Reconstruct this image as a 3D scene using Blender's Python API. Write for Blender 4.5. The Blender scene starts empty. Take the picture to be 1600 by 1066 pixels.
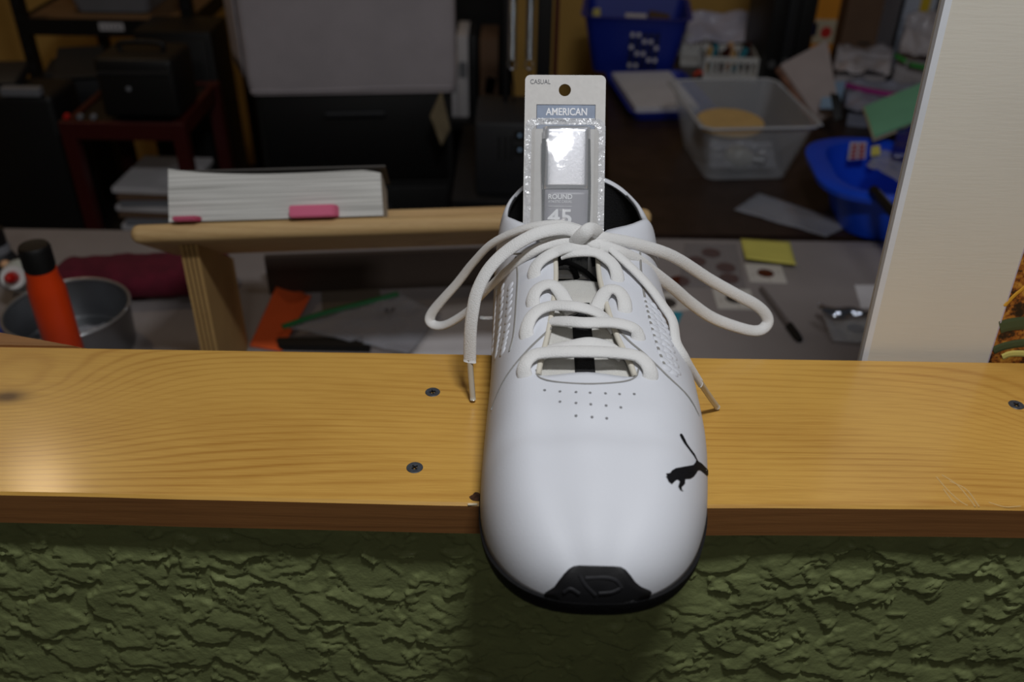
import bpy, bmesh, math, random
import numpy as np
from mathutils import Vector, Matrix, noise as mnoise
from mathutils.bvhtree import BVHTree
from mathutils.geometry import tessellate_polygon

random.seed(7)
PI = math.pi
scene = bpy.context.scene
COL = scene.collection

# ------------------------------------------------------------------ camera
# origin: front top edge of the wooden ledge, x along the wall, y away from the viewer, z up
FPX = 1450.0
PITCH = math.radians(33.5)
ROLL = math.radians(0.9)
CAM = Vector((0.0, -0.385, 0.362))
FW = Vector((0, math.cos(PITCH), -math.sin(PITCH)))
R0 = Vector((1, 0, 0)); U0 = Vector((0, math.sin(PITCH), math.cos(PITCH)))
RT = R0 * math.cos(ROLL) + U0 * math.sin(ROLL)
UP = U0 * math.cos(ROLL) - R0 * math.sin(ROLL)
cd = bpy.data.cameras.new('camera')
cam = bpy.data.objects.new('camera', cd); COL.objects.link(cam)
m = Matrix((RT, UP, -FW)).transposed().to_4x4(); m.translation = CAM
cam.matrix_world = m
cd.sensor_width = 36.0; cd.lens = FPX / 1600.0 * 36.0
cd.clip_start = 0.01; cd.clip_end = 50
cd.dof.use_dof = True; cd.dof.focus_distance = 0.56; cd.dof.aperture_fstop = 6.3
scene.camera = cam

# ------------------------------------------------------------------ world, lamps, exposure
w = bpy.data.worlds.new('room_ambient'); scene.world = w; w.use_nodes = True
bg = w.node_tree.nodes['Background']
bg.inputs[0].default_value = (0.80, 0.86, 1.0, 1); bg.inputs[1].default_value = 0.009
def area(name, loc, target, power, size, color):
    l = bpy.data.lights.new(name, 'AREA'); l.energy = power; l.shape = 'RECTANGLE'
    l.size, l.size_y = size; l.color = color
    o = bpy.data.objects.new(name, l); COL.objects.link(o); o.location = loc
    o.rotation_euler = (Vector(target) - Vector(loc)).to_track_quat('-Z', 'Y').to_euler()
    return o
area('pendant_lamp_counter', (0.12, -0.26, 0.98), (0.12, -0.22, 0), 6.8, (0.20, 0.09), (0.95, 0.97, 1.0))
area('ceiling_lamp_shop', (0.10, -2.10, 1.62), (0.1, 0.0, 0), 5.0, (0.40, 0.25), (1.0, 0.96, 0.90))
area('ceiling_lamp_workroom', (-1.35, 1.60, 1.50), (-0.9, 1.2, 0), 2.1, (0.11, 0.11), (1.0, 0.74, 0.46))
area('ceiling_lamp_table', (0.80, 0.60, 1.55), (0.80, 0.80, 0), 1.9, (0.5, 0.3), (0.93, 0.95, 1.0))
vs = scene.view_settings
vs.view_transform = 'Standard'; vs.look = 'None'; vs.gamma = 1.0; vs.use_curve_mapping = False
vs.exposure = 0.0

# ------------------------------------------------------------------ helpers: back projection
def ray(px, py): return FW + RT * ((px - 800) / FPX) - UP * ((py - 533) / FPX)
def atz(px, py, z): d = ray(px, py); return CAM + d * ((z - CAM.z) / d.z)
def aty(px, py, y): d = ray(px, py); return CAM + d * ((y - CAM.y) / d.y)
def mpp(P): return (Vector(P) - CAM).dot(FW) / FPX      # metres per photo pixel at a point

# ------------------------------------------------------------------ helpers: materials
def lin(c): return tuple(((v / 255) / 12.92 if v / 255 <= 0.04045 else ((v / 255 + 0.055) / 1.055) ** 2.4) for v in c[:3]) + (1,)
MATS = {}
def mat(name, rgb, rough=0.5, metal=0.0, var=0.0, vscale=20, vrgb=None, bump=0.0, bscale=200, bstretch=(1, 1, 1), alpha=1.0, spec=0.5, coat=0.0, trans=0.0, sheen=0.0, coord='Object', detail=4):
    if name in MATS: return MATS[name]
    M = bpy.data.materials.new(name); M.use_nodes = True
    nt = M.node_tree; N = nt.nodes; L = nt.links; b = N['Principled BSDF']
    b.inputs['Roughness'].default_value = rough; b.inputs['Metallic'].default_value = metal
    b.inputs['Alpha'].default_value = alpha; b.inputs['Specular IOR Level'].default_value = spec
    b.inputs['Coat Weight'].default_value = coat; b.inputs['Transmission Weight'].default_value = trans
    b.inputs['Sheen Weight'].default_value = sheen
    tc = N.new('ShaderNodeTexCoord')
    n = N.new('ShaderNodeTexNoise'); n.inputs['Scale'].default_value = vscale; n.inputs['Detail'].default_value = detail
    L.new(tc.outputs[coord], n.inputs['Vector'])
    r = N.new('ShaderNodeValToRGB')
    c = lin(rgb)
    if vrgb is None:
        k = var if var else 0.04
        c0 = tuple(max(0, v * (1 - k)) for v in c[:3]) + (1,); c1 = tuple(min(1, v * (1 + k)) for v in c[:3]) + (1,)
    else: c0, c1 = c, lin(vrgb)
    r.color_ramp.elements[0].position = 0.35; r.color_ramp.elements[1].position = 0.65
    r.color_ramp.elements[0].color = c0; r.color_ramp.elements[1].color = c1
    L.new(n.outputs['Fac'], r.inputs['Fac']); L.new(r.outputs['Color'], b.inputs['Base Color'])
    if bump:
        mp = N.new('ShaderNodeMapping'); mp.inputs['Scale'].default_value = bstretch
        L.new(tc.outputs[coord], mp.inputs['Vector'])
        n2 = N.new('ShaderNodeTexNoise'); n2.inputs['Scale'].default_value = bscale; n2.inputs['Detail'].default_value = 3
        L.new(mp.outputs['Vector'], n2.inputs['Vector'])
        bp = N.new('ShaderNodeBump'); bp.inputs['Strength'].default_value = bump; bp.inputs['Distance'].default_value = 0.002
        L.new(n2.outputs['Fac'], bp.inputs['Height']); L.new(bp.outputs['Normal'], b.inputs['Normal'])
    MATS[name] = M
    return M

def pine(name, light, dark, knot=None, rough=0.35, freq=95.0, coat=0.45, stretch=0.6, extra=True):
    """Varnished plank: growth rings as warped bands running along x, optional knots (x, y, radius)."""
    if name in MATS: return MATS[name]
    M = bpy.data.materials.new(name); M.use_nodes = True
    nt = M.node_tree; N = nt.nodes; L = nt.links; b = N['Principled BSDF']
    b.inputs['Roughness'].default_value = rough; b.inputs['Coat Weight'].default_value = coat; b.inputs['Coat Roughness'].default_value = 0.17
    def math_(op, a, bb=None, c=None):
        n = N.new('ShaderNodeMath'); n.operation = op
        for i, v in enumerate((a, bb, c)):
            if v is None: continue
            if isinstance(v, (int, float)): n.inputs[i].default_value = v
            else: L.new(v, n.inputs[i])
        return n.outputs[0]
    tc = N.new('ShaderNodeTexCoord'); sp = N.new('ShaderNodeSeparateXYZ'); L.new(tc.outputs['Object'], sp.inputs[0])
    def nz(scale, sx, sy, detail=2):
        mp = N.new('ShaderNodeMapping'); mp.inputs['Scale'].default_value = (sx, sy, sy)
        L.new(tc.outputs['Object'], mp.inputs['Vector'])
        t = N.new('ShaderNodeTexNoise'); t.inputs['Scale'].default_value = scale; t.inputs['Detail'].default_value = detail
        L.new(mp.outputs['Vector'], t.inputs['Vector']); return t.outputs['Fac']
    y = math_('ADD', sp.outputs[1], math_('MULTIPLY', sp.outputs[2], 1.3))
    warp = math_('MULTIPLY', math_('SUBTRACT', nz(1.0, 2.6 * stretch, 9.0, 1), 0.5), 0.075)
    warp2 = math_('MULTIPLY', math_('SUBTRACT', nz(1.0, 8.0 * stretch, 30.0, 2), 0.5), 0.008)
    h = math_('ADD', math_('ADD', y, warp), warp2)
    core = None
    for (kx, ky, kr) in (knot or []):
        dx = math_('MULTIPLY', math_('SUBTRACT', sp.outputs[0], kx), 0.55); dy = math_('SUBTRACT', sp.outputs[1], ky)
        d2 = math_('ADD', math_('MULTIPLY', dx, dx), math_('MULTIPLY', dy, dy))
        g = math_('EXPONENT', math_('MULTIPLY', d2, -1.0 / (kr * kr)))
        h = math_('ADD', h, math_('MULTIPLY', g, kr * 1.5))
        g2 = math_('EXPONENT', math_('MULTIPLY', d2, -1.0 / (kr * kr * 0.022)))
        core = g2 if core is None else math_('ADD', core, g2)
    s = math_('SINE', math_('MULTIPLY', h, freq * 2 * PI))
    s = math_('POWER', math_('ADD', math_('MULTIPLY', s, 0.5), 0.5), 3.5)
    amp = math_('MULTIPLY_ADD', nz(1.0, 5.0, 18.0, 2), 1.5, -0.35)
    amp = math_('MAXIMUM', amp, 0.05)
    band = math_('MULTIPLY', s, amp)
    fine = math_('MULTIPLY', math_('SUBTRACT', nz(1.0, 35.0, 900.0, 3), 0.45), 0.7)
    broad = math_('MULTIPLY', math_('SUBTRACT', nz(1.0, 6.0, 12.0, 3), 0.42), 1.0)
    tot = math_('ADD', math_('ADD', math_('MULTIPLY', band, 0.62), fine), broad)
    r = N.new('ShaderNodeValToRGB'); e = r.color_ramp.elements
    e[0].position = 0.0; e[0].color = lin(light); e[1].position = 1.0; e[1].color = lin(dark)
    L.new(tot, r.inputs['Fac'])
    col = r.outputs['Color']
    if core is not None:
        mx = N.new('ShaderNodeMixRGB'); mx.inputs['Color2'].default_value = lin((58, 26, 10))
        L.new(math_('MINIMUM', core, 0.92), mx.inputs['Fac']); L.new(col, mx.inputs['Color1']); col = mx.outputs[0]
    L.new(col, b.inputs['Base Color'])
    bp = N.new('ShaderNodeBump'); bp.inputs['Strength'].default_value = 0.12; bp.inputs['Distance'].default_value = 0.001
    L.new(math_('ADD', fine, math_('MULTIPLY', nz(1.0, 60.0, 60.0, 3), 0.5)), bp.inputs['Height']); L.new(bp.outputs['Normal'], b.inputs['Normal'])
    MATS[name] = M
    return M

def ripstripe(name, rgb, dark, axis_scale, rough=0.6, bump=0.4):
    """White page edges: many thin horizontal lines."""
    M = bpy.data.materials.new(name); M.use_nodes = True
    nt = M.node_tree; N = nt.nodes; L = nt.links; b = N['Principled BSDF']; b.inputs['Roughness'].default_value = rough
    tc = N.new('ShaderNodeTexCoord'); mp = N.new('ShaderNodeMapping'); mp.inputs['Scale'].default_value = axis_scale
    L.new(tc.outputs['Object'], mp.inputs['Vector'])
    n = N.new('ShaderNodeTexNoise'); n.inputs['Scale'].default_value = 1.0; n.inputs['Detail'].default_value = 4
    L.new(mp.outputs['Vector'], n.inputs['Vector'])
    r = N.new('ShaderNodeValToRGB'); r.color_ramp.elements[0].position = 0.36; r.color_ramp.elements[1].position = 0.6
    r.color_ramp.elements[0].color = lin(dark); r.color_ramp.elements[1].color = lin(rgb)
    L.new(n.outputs['Fac'], r.inputs['Fac']); L.new(r.outputs['Color'], b.inputs['Base Color'])
    bp = N.new('ShaderNodeBump'); bp.inputs['Strength'].default_value = bump; bp.inputs['Distance'].default_value = 0.001
    L.new(n.outputs['Fac'], bp.inputs['Height']); L.new(bp.outputs['Normal'], b.inputs['Normal'])
    return M

# ------------------------------------------------------------------ helpers: objects
def put(o, label=None, cat=None, group=None, kind=None):
    if label: o['label'] = label
    if cat: o['category'] = cat
    if group: o['group'] = group
    if kind: o['kind'] = kind
    return o
def root(name, loc, label, cat, group=None, kind=None):
    o = bpy.data.objects.new(name, None); COL.objects.link(o); o.location = loc
    o.empty_display_size = 0.02
    return put(o, label, cat, group, kind)
def wloc(o):
    v = Vector(o.location)
    while o.parent: o = o.parent; v += Vector(o.location)
    return v
def obj(name, bm, material, parent=None, smooth=False, loc=None, label=None, cat=None, group=None, kind=None):
    """Link a bmesh that holds world coordinates; the origin goes to loc (or the parent's own origin)."""
    me = bpy.data.meshes.new(name)
    base = wloc(parent) if parent else Vector((0, 0, 0))
    if loc is None:
        if parent: org = base
        else:
            bb = [v.co for v in bm.verts]
            org = Vector(((min(c.x for c in bb) + max(c.x for c in bb)) / 2, (min(c.y for c in bb) + max(c.y for c in bb)) / 2, min(c.z for c in bb)))
    else: org = Vector(loc)
    bmesh.ops.translate(bm, verts=bm.verts, vec=-org)
    bm.to_mesh(me); bm.free()
    if smooth:
        me.polygons.foreach_set('use_smooth', [True] * len(me.polygons))
        if smooth != 'all':
            try: me.set_sharp_from_angle(angle=math.radians(40))
            except Exception: pass
    if isinstance(material, (list, tuple)):
        for q in material: me.materials.append(q)
    else: me.materials.append(material)
    o = bpy.data.objects.new(name, me); COL.objects.link(o)
    o.location = org - base
    if parent: o.parent = parent
    return put(o, label, cat, group, kind)

def newbm(): return bmesh.new()
def xf(bm, verts, M): bmesh.ops.transform(bm, matrix=M, verts=verts)
def box(bm, c, s, rot=(0, 0, 0), bev=0.0, seg=2):
    r = bmesh.ops.create_cube(bm, size=1.0); vs_ = r['verts']
    xf(bm, vs_, Matrix.Diagonal((s[0], s[1], s[2], 1)))
    if bev:
        es = list({e for v in vs_ for e in v.link_edges})
        out = bmesh.ops.bevel(bm, geom=es, offset=bev, segments=seg, affect='EDGES', profile=0.5)
        vs_ = list({v for f in out['faces'] for v in f.verts} | {v for v in vs_ if v.is_valid})
    from mathutils import Euler
    xf(bm, vs_, Matrix.Translation(Vector(c)) @ Euler(rot).to_matrix().to_4x4())
    return vs_
def boxes(lst, bev=0.0, seg=2):
    bm = newbm()
    for a in lst: box(bm, *a, bev=bev, seg=seg)
    return bm
def grid(bm, P, close_u=False, close_v=False, flip=False):
    """P[i][j] positions -> quads."""
    vv = [[bm.verts.new(p) for p in row] for row in P]
    nu, nv = len(vv), len(vv[0])
    for i in range(nu - (0 if close_u else 1)):
        for j in range(nv - (0 if close_v else 1)):
            q = [vv[i][j], vv[(i + 1) % nu][j], vv[(i + 1) % nu][(j + 1) % nv], vv[i][(j + 1) % nv]]
            if flip: q.reverse()
            try: bm.faces.new(q)
            except ValueError: pass
    return vv
def lathe(bm, prof, M=Matrix.Identity(4), n=32):
    """prof: [(radius, height)] about local z."""
    rows = []
    for k in range(n):
        a = 2 * PI * k / n
        rows.append([M @ Vector((r * math.cos(a), r * math.sin(a), h)) for r, h in prof])
    vv = grid(bm, rows, close_u=True)
    for idx in (0, -1):
        if prof[idx][0] > 1e-6:
            try: bm.faces.new([vv[k][idx] for k in (range(n) if idx == -1 else reversed(range(n)))])
            except ValueError: pass
    bmesh.ops.remove_doubles(bm, verts=bm.verts, dist=1e-6)
def catmull(pts, n):
    P = [Vector(p) for p in pts]; out = []
    Q = [P[0] * 2 - P[1]] + P + [P[-1] * 2 - P[-2]]
    segs = len(P) - 1
    for k in range(n + 1):
        t = k / n * segs; i = min(int(t), segs - 1); u = t - i
        a, b, c, d = Q[i], Q[i + 1], Q[i + 2], Q[i + 3]
        out.append(0.5 * ((2 * b) + (c - a) * u + (2 * a - 5 * b + 4 * c - d) * u * u + (3 * b - a - 3 * c + d) * u * u * u))
    return out
def sweep(bm, pts, ups, a, b, n=60, seg=12, taper=None, twist=0.0):
    """Flattened tube: half width a across, half thickness b along the up vector."""
    P = catmull(pts, n); Uu = catmull(ups, n)
    rows = []
    for k in range(n + 1):
        t = (P[min(k + 1, n)] - P[max(k - 1, 0)]).normalized()
        u = Uu[k]; u = (u - t * u.dot(t)); u = u.normalized() if u.length > 1e-6 else t.orthogonal().normalized()
        s = t.cross(u)
        if twist:
            q = twist * math.sin(k / n * 6.0); u, s = u * math.cos(q) + s * math.sin(q), s * math.cos(q) - u * math.sin(q)
        f = taper(k / n) if taper else 1.0
        rows.append([P[k] + (s * math.cos(2 * PI * j / seg) * a + u * math.sin(2 * PI * j / seg) * b) * f for j in range(seg)])
    vv = grid(bm, rows, close_v=True, flip=True)
    bm.faces.new(vv[0]); bm.faces.new(list(reversed(vv[-1])))
    return P
def tube(bm, pts, r, n=24, seg=10):
    P = [Vector(p) for p in pts]
    ups = [Vector((0.13, 0.2, 1))] * len(P)
    sweep(bm, P, ups, r, r, n=n, seg=seg)
def prism(bm, poly, z0, z1, M=Matrix.Identity(4)):
    lo = [bm.verts.new(M @ Vector((x, y, z0))) for x, y in poly]; hi = [bm.verts.new(M @ Vector((x, y, z1))) for x, y in poly]
    n = len(poly)
    bm.faces.new(hi); bm.faces.new(list(reversed(lo)))
    for i in range(n): bm.faces.new([lo[i], lo[(i + 1) % n], hi[(i + 1) % n], hi[i]])
def fixn(bm): bmesh.ops.recalc_face_normals(bm, faces=bm.faces); return bm
def rrect(w_, h_, r, n=6):
    out = []
    for cx, cy, a0 in ((w_ / 2 - r, h_ / 2 - r, 0), (-w_ / 2 + r, h_ / 2 - r, PI / 2), (-w_ / 2 + r, -h_ / 2 + r, PI), (w_ / 2 - r, -h_ / 2 + r, 1.5 * PI)):
        for k in range(n + 1):
            a = a0 + PI / 2 * k / n; out.append((cx + r * math.cos(a), cy + r * math.sin(a)))
    return out
def sheet(corners, nx=14, ny=10, amp=0.004, sc=25, thick=0.0008, seed=0, curl=None, lift=0.0):
    """Crumpled sheet spanned by four corners (a, b, c, d in order), with real thickness."""
    a, b, c, d = [Vector(v) for v in corners]
    nrm = (b - a).cross(d - a).normalized()
    if nrm.z < 0: nrm = -nrm
    bm = newbm(); top = []; bot = []
    for i in range(nx + 1):
        u = i / nx; rt, rb = [], []
        for j in range(ny + 1):
            v = j / ny
            p = a * (1 - u) * (1 - v) + b * u * (1 - v) + c * u * v + d * (1 - u) * v
            q = amp * (1 + mnoise.noise(p * sc + Vector((seed * 3.1, seed, 0)))) + 0.4 * amp * mnoise.noise(p * sc * 2.7 + Vector((seed, 5, 0)))
            if curl: q += curl(u, v)
            rt.append(p + nrm * (q + lift + thick)); rb.append(p + nrm * (q + lift))
        top.append(rt); bot.append(rb)
    t = grid(bm, top); bb = grid(bm, bot, flip=True)
    for i in range(nx):
        bm.faces.new([t[i][0], bb[i][0], bb[i + 1][0], t[i + 1][0]]); bm.faces.new([t[i][-1], t[i + 1][-1], bb[i + 1][-1], bb[i][-1]])
    for j in range(ny):
        bm.faces.new([t[0][j], t[0][j + 1], bb[0][j + 1], bb[0][j]]); bm.faces.new([t[-1][j], bb[-1][j], bb[-1][j + 1], t[-1][j + 1]])
    return fixn(bm)
def text_bm(txt, M, size, depth=0.0002, width=1.0, align='LEFT', bold=0.0):
    """Flat printed lettering as a thin mesh, placed by matrix M (x right, y up, z out)."""
    cu = bpy.data.curves.new('lettering', 'FONT'); cu.body = txt; cu.size = size; cu.extrude = depth; cu.align_x = align
    cu.offset = bold
    o = bpy.data.objects.new('lettering_tmp', cu); COL.objects.link(o)
    dg = bpy.context.evaluated_depsgraph_get(); me = bpy.data.meshes.new_from_object(o.evaluated_get(dg))
    bm = newbm(); bm.from_mesh(me)
    bpy.data.objects.remove(o); bpy.data.curves.remove(cu); bpy.data.meshes.remove(me)
    xf(bm, bm.verts, M @ Matrix.Diagonal((width, 1, 1, 1)))
    return bm
def interp(tab, x):
    """Smooth (monotone cubic) interpolation of a table [(x, v), ...]."""
    xs = [t[0] for t in tab]; ys = [t[1] for t in tab]
    if x <= xs[0]: return ys[0]
    if x >= xs[-1]: return ys[-1]
    i = max(k for k in range(len(xs) - 1) if xs[k] <= x)
    def sl(k): return (ys[k + 1] - ys[k]) / (xs[k + 1] - xs[k])
    def tan(k):
        if k == 0: return sl(0)
        if k == len(xs) - 1: return sl(len(xs) - 2)
        a, b = sl(k - 1), sl(k)
        return 0 if a * b <= 0 else 2 * a * b / (a + b)
    h = xs[i + 1] - xs[i]; t = (x - xs[i]) / h
    return ((2 * t**3 - 3 * t**2 + 1) * ys[i] + (t**3 - 2 * t**2 + t) * h * tan(i) + (-2 * t**3 + 3 * t**2) * ys[i + 1] + (t**3 - t**2) * h * tan(i + 1))

# ------------------------------------------------------------------ materials
WHITE_LEATHER = mat('white_synthetic_leather', (210, 212, 218), rough=0.55, spec=0.35, var=0.02, bump=0.05, bscale=900)
WHITE_LACE = mat('white_woven_lace', (222, 221, 219), rough=0.75, bump=0.35, bscale=1400, sheen=0.2)
WHITE_MESH = mat('white_tongue_mesh', (220, 218, 212), rough=0.8, bump=0.6, bscale=1800)
SEAM = mat('grey_seam', (142, 140, 136), rough=0.6)
BLACK_RUBBER = mat('black_rubber', (12, 12, 14), rough=0.75, spec=0.3, bump=0.2, bscale=600)
BLACK_CLOTH = mat('black_lining', (20, 20, 22), rough=0.85, bump=0.4, bscale=1200)
BLACK_PRINT = mat('black_print', (12, 12, 16), rough=0.8, spec=0.2)
AGLET = mat('clear_aglet', (196, 188, 172), rough=0.25, coat=0.4)
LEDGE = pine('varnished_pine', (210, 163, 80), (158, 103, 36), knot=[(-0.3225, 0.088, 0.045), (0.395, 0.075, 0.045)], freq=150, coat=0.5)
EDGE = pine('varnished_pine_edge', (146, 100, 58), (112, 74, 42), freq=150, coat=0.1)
STUCCO = mat('olive_green_paint', (130, 138, 90), rough=0.5, var=0.08, vscale=30, bump=0.15, bscale=500)
SCREW = mat('black_phosphate_screw', (78, 82, 88), rough=0.45, metal=0.4, var=0.2, vscale=500)
DESK = mat('grey_laminate_desk', (150, 142, 140), rough=0.5, var=0.06, vscale=9, bump=0.05, bscale=300)
DARKWOOD = mat('dark_brown_table', (52, 38, 32), rough=0.4, var=0.18, vscale=25)
YWALL = mat('mustard_wall_paint', (206, 164, 86), rough=0.8, var=0.05, vscale=6)
BLACK_METAL = mat('black_painted_metal', (12, 12, 13), rough=0.5)
BLACK_PLASTIC = mat('black_plastic', (10, 10, 11), rough=0.55)
CHARCOAL = mat('charcoal_plastic', (30, 31, 34), rough=0.55)
CHROME = mat('chrome', (205, 210, 212), rough=0.22, metal=1.0)
ALU = mat('spun_aluminium', (150, 152, 155), rough=0.38, metal=0.9, bump=0.1, bscale=300, bstretch=(1, 1, 8))
RED = mat('dark_red_enamel', (66, 10, 8), rough=0.5)
ORANGE = mat('orange_plastic', (226, 66, 16), rough=0.38)
ORANGE_PAPER = mat('orange_paper', (226, 92, 34), rough=0.8)
WPAPER = mat('white_paper', (214, 211, 214), rough=0.85)
WPLASTIC = mat('white_plastic', (220, 219, 216), rough=0.45)
CLEAR = mat('clear_plastic', (205, 208, 214), rough=0.18, alpha=0.30, coat=0.3)
CLEARB = mat('cloudy_plastic_film', (190, 192, 202), rough=0.22, alpha=0.42, coat=0.5)
BLISTER = mat('clear_blister', (225, 228, 230), rough=0.06, alpha=0.22, coat=1.0, bump=0.25, bscale=90)
BLUE = mat('royal_blue_plastic', (22, 44, 150), rough=0.45)
BLUE_BRIGHT = mat('bright_blue_plastic', (18, 74, 214), rough=0.38)
PLYEND = pine('plywood_edge', (188, 152, 96), (140, 104, 60), freq=240, coat=0.0, rough=0.7)
PLAIN_WOOD = pine('unvarnished_wood', (206, 172, 120), (168, 130, 82), freq=120, coat=0.0, rough=0.7)
MAROON = mat('maroon_terry', (96, 16, 38), rough=0.95, bump=1.0, bscale=420, var=0.15, vscale=60)
CREAM = mat('cream_mount_board', (222, 217, 204), rough=0.6, var=0.02, vscale=8, bump=0.05, bscale=120, bstretch=(0.5, 1, 6))
GREYCARD = mat('grey_card', (206, 203, 199), rough=0.7, var=0.03, vscale=300)
SILVER = mat('brushed_silver_foil', (226, 226, 232), rough=0.30, metal=0.85, bump=0.1, bscale=500, bstretch=(8, 1, 1))
LABELGREY = mat('grey_printed_label', (140, 138, 146), rough=0.4)
LOGOBLUE = mat('slate_blue_print', (120, 134, 158), rough=0.45, var=0.12, vscale=90)
PRINTWHITE = mat('white_print', (236, 236, 238), rough=0.5)
PRINTGREY = mat('dark_grey_print', (70, 72, 80), rough=0.6)
YELLOW = mat('yellow_sticky_paper', (222, 212, 104), rough=0.85)
TEAL = mat('teal_card', (46, 138, 158), rough=0.7)
COPPER = mat('copper_coin', (96, 44, 30), rough=0.4, metal=0.35, var=0.2, vscale=300)
DCOIN = mat('dull_silver_coin', (92, 88, 88), rough=0.35, metal=0.6, var=0.2, vscale=300)
HOLDER = mat('white_coin_card', (206, 200, 192), rough=0.8)
BROWNCARD = mat('brown_cardboard', (112, 86, 66), rough=0.85, var=0.06, vscale=12)
YELLOWBOX = mat('yellow_orange_carton', (216, 140, 34), rough=0.6)
GREEN = mat('mint_green_folder', (128, 196, 158), rough=0.7)
PURPLE = mat('purple_zip', (150, 30, 120), rough=0.4)
ZIPGREEN = mat('green_zip', (22, 120, 60), rough=0.4)
PINK = mat('pink_eraser', (224, 106, 140), rough=0.7)
PINKD = mat('dark_pink_eraser', (186, 74, 104), rough=0.7)
TAN = mat('tan_wooden_disc', (214, 176, 112), rough=0.7, var=0.06, vscale=40)
LBLUE = mat('pale_blue_card', (150, 182, 214), rough=0.7)
GREYBIN = mat('grey_bin_plastic', (128, 130, 136), rough=0.5)

# ================================================================== LARGE STRUCTURE
LED_D, LED_T = 0.1455, 0.0240
DZ = -0.31            # worktop height
FLOOR = -1.07
obj('floor', boxes([((0, 1.0, FLOOR - 0.02), (5.0, 5.2, 0.04))]), mat('dark_floor', (52, 46, 42), rough=0.6, var=0.2, vscale=8), kind='structure', label='dark floor of the workroom behind the counter')
obj('wall_back', boxes([((0, 2.42, 0.3), (5.0, 0.06, 2.8))]), YWALL, kind='structure', label='mustard yellow painted wall at the back of the workroom')

obj('wall_left', boxes([((-2.46, 0.55, 0.3), (0.06, 3.7, 2.8))]), YWALL, kind='structure', label='mustard yellow side wall at the left of the workroom')
obj('wall_right', boxes([((2.46, 0.55, 0.3), (0.06, 3.7, 2.8))]), YWALL, kind='structure', label='mustard yellow side wall at the right of the workroom')

# ---- green stucco half wall, real relief in the mesh
def stucco():
    nx, nz = 1240, 462
    x0, x1, z0, z1 = -0.80, 0.80, -0.62, -LED_T
    X, Z = np.meshgrid(np.linspace(x0, x1, nx), np.linspace(z0, z1, nz), indexing='ij')
    rng = np.random.default_rng(11)
    H = np.zeros_like(X)
    def smooth_noise(cell, amp):
        gx = int((x1 - x0) / cell) + 3; gz = int((z1 - z0) / cell) + 3
        g = rng.standard_normal((gx, gz))
        fx = (X - x0) / cell; fz = (Z - z0) / cell
        i = fx.astype(int); j = fz.astype(int); u = fx - i; v = fz - j
        u = u * u * (3 - 2 * u); v = v * v * (3 - 2 * v)
        return amp * (g[i, j] * (1 - u) * (1 - v) + g[i + 1, j] * u * (1 - v) + g[i, j + 1] * (1 - u) * v + g[i + 1, j + 1] * u * v)
    wx = smooth_noise(0.012, 0.0030) + smooth_noise(0.004, 0.0013) + smooth_noise(0.002, 0.0004); wz = smooth_noise(0.012, 0.0024) + smooth_noise(0.004, 0.0012) + smooth_noise(0.002, 0.0004)
    XW, ZW = X + wx, Z + wz
    dx = (x1 - x0) / (nx - 1); dz = (z1 - z0) / (nz - 1)
    for k in range(8600):
        cx = rng.uniform(x0, x1); cz = rng.uniform(z0, z1)
        a = rng.uniform(0.005, 0.022) * (0.36 if rng.random() < 0.62 else 1.0); b = a * rng.uniform(0.30, 0.75)
        th = rng.normal(-0.35, 0.85); hgt = rng.uniform(0.0008, 0.0028)
        R = a * 1.35 + 0.004
        i0, i1 = max(0, int((cx - R - x0) / dx)), min(nx, int((cx + R - x0) / dx) + 2)
        j0, j1 = max(0, int((cz - R - z0) / dz)), min(nz, int((cz + R - z0) / dz) + 2)
        if i1 <= i0 or j1 <= j0: continue
        u = XW[i0:i1, j0:j1] - cx; v = ZW[i0:i1, j0:j1] - cz
        p = (u * math.cos(th) + v * math.sin(th)) / a; q = (-u * math.sin(th) + v * math.cos(th)) / b
        r = np.sqrt(p * p + q * q)
        edge = np.clip((1.0 - r) * 9.0, 0, 1); edge = edge * edge * (3 - 2 * edge)
        prof = hgt * edge * (0.55 - 0.45 * np.clip(q, -1, 1))       # rises towards the lower lip, then drops
        sub = H[i0:i1, j0:j1]
        H[i0:i1, j0:j1] = np.maximum(sub * 1.0, prof + 0.30 * sub)
    H += smooth_noise(0.05, 0.0006) + smooth_noise(0.0022, 0.00005)
    H *= np.clip((z1 - Z) / 0.004, 0, 1)
    Y = 0.0068 - H
    verts = np.stack([X, Y, Z], -1).reshape(-1, 3)
    idx = np.arange(nx * nz).reshape(nx, nz)
    F = np.stack([idx[:-1, :-1], idx[1:, :-1], idx[1:, 1:], idx[:-1, 1:]], -1).reshape(-1, 4)
    me = bpy.data.meshes.new('wall_front'); me.vertices.add(len(verts)); me.vertices.foreach_set('co', verts.ravel())
    me.loops.add(F.size); me.loops.foreach_set('vertex_index', F.ravel()); me.polygons.add(len(F))
    me.polygons.foreach_set('loop_start', np.arange(0, F.size, 4)); me.polygons.foreach_set('use_smooth', np.ones(len(F), dtype=bool))
    me.update(calc_edges=True); me.materials.append(STUCCO)
    o = bpy.data.objects.new('wall_front', me); COL.objects.link(o)
    put(o, 'olive green stucco half wall below the wooden ledge', kind='structure')
    # plain body of the wall behind and below the textured skin
    obj('wall_core', boxes([((0, 0.076, (FLOOR - LED_T) / 2), (1.60, 0.130, -FLOOR - LED_T - 0.001))]), STUCCO, parent=o)
    obj('wall_skirt', boxes([((0, 0.0085, (FLOOR - 0.62) / 2), (1.60, 0.008, -FLOOR - 0.621))]), STUCCO, parent=o)
stucco()

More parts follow.
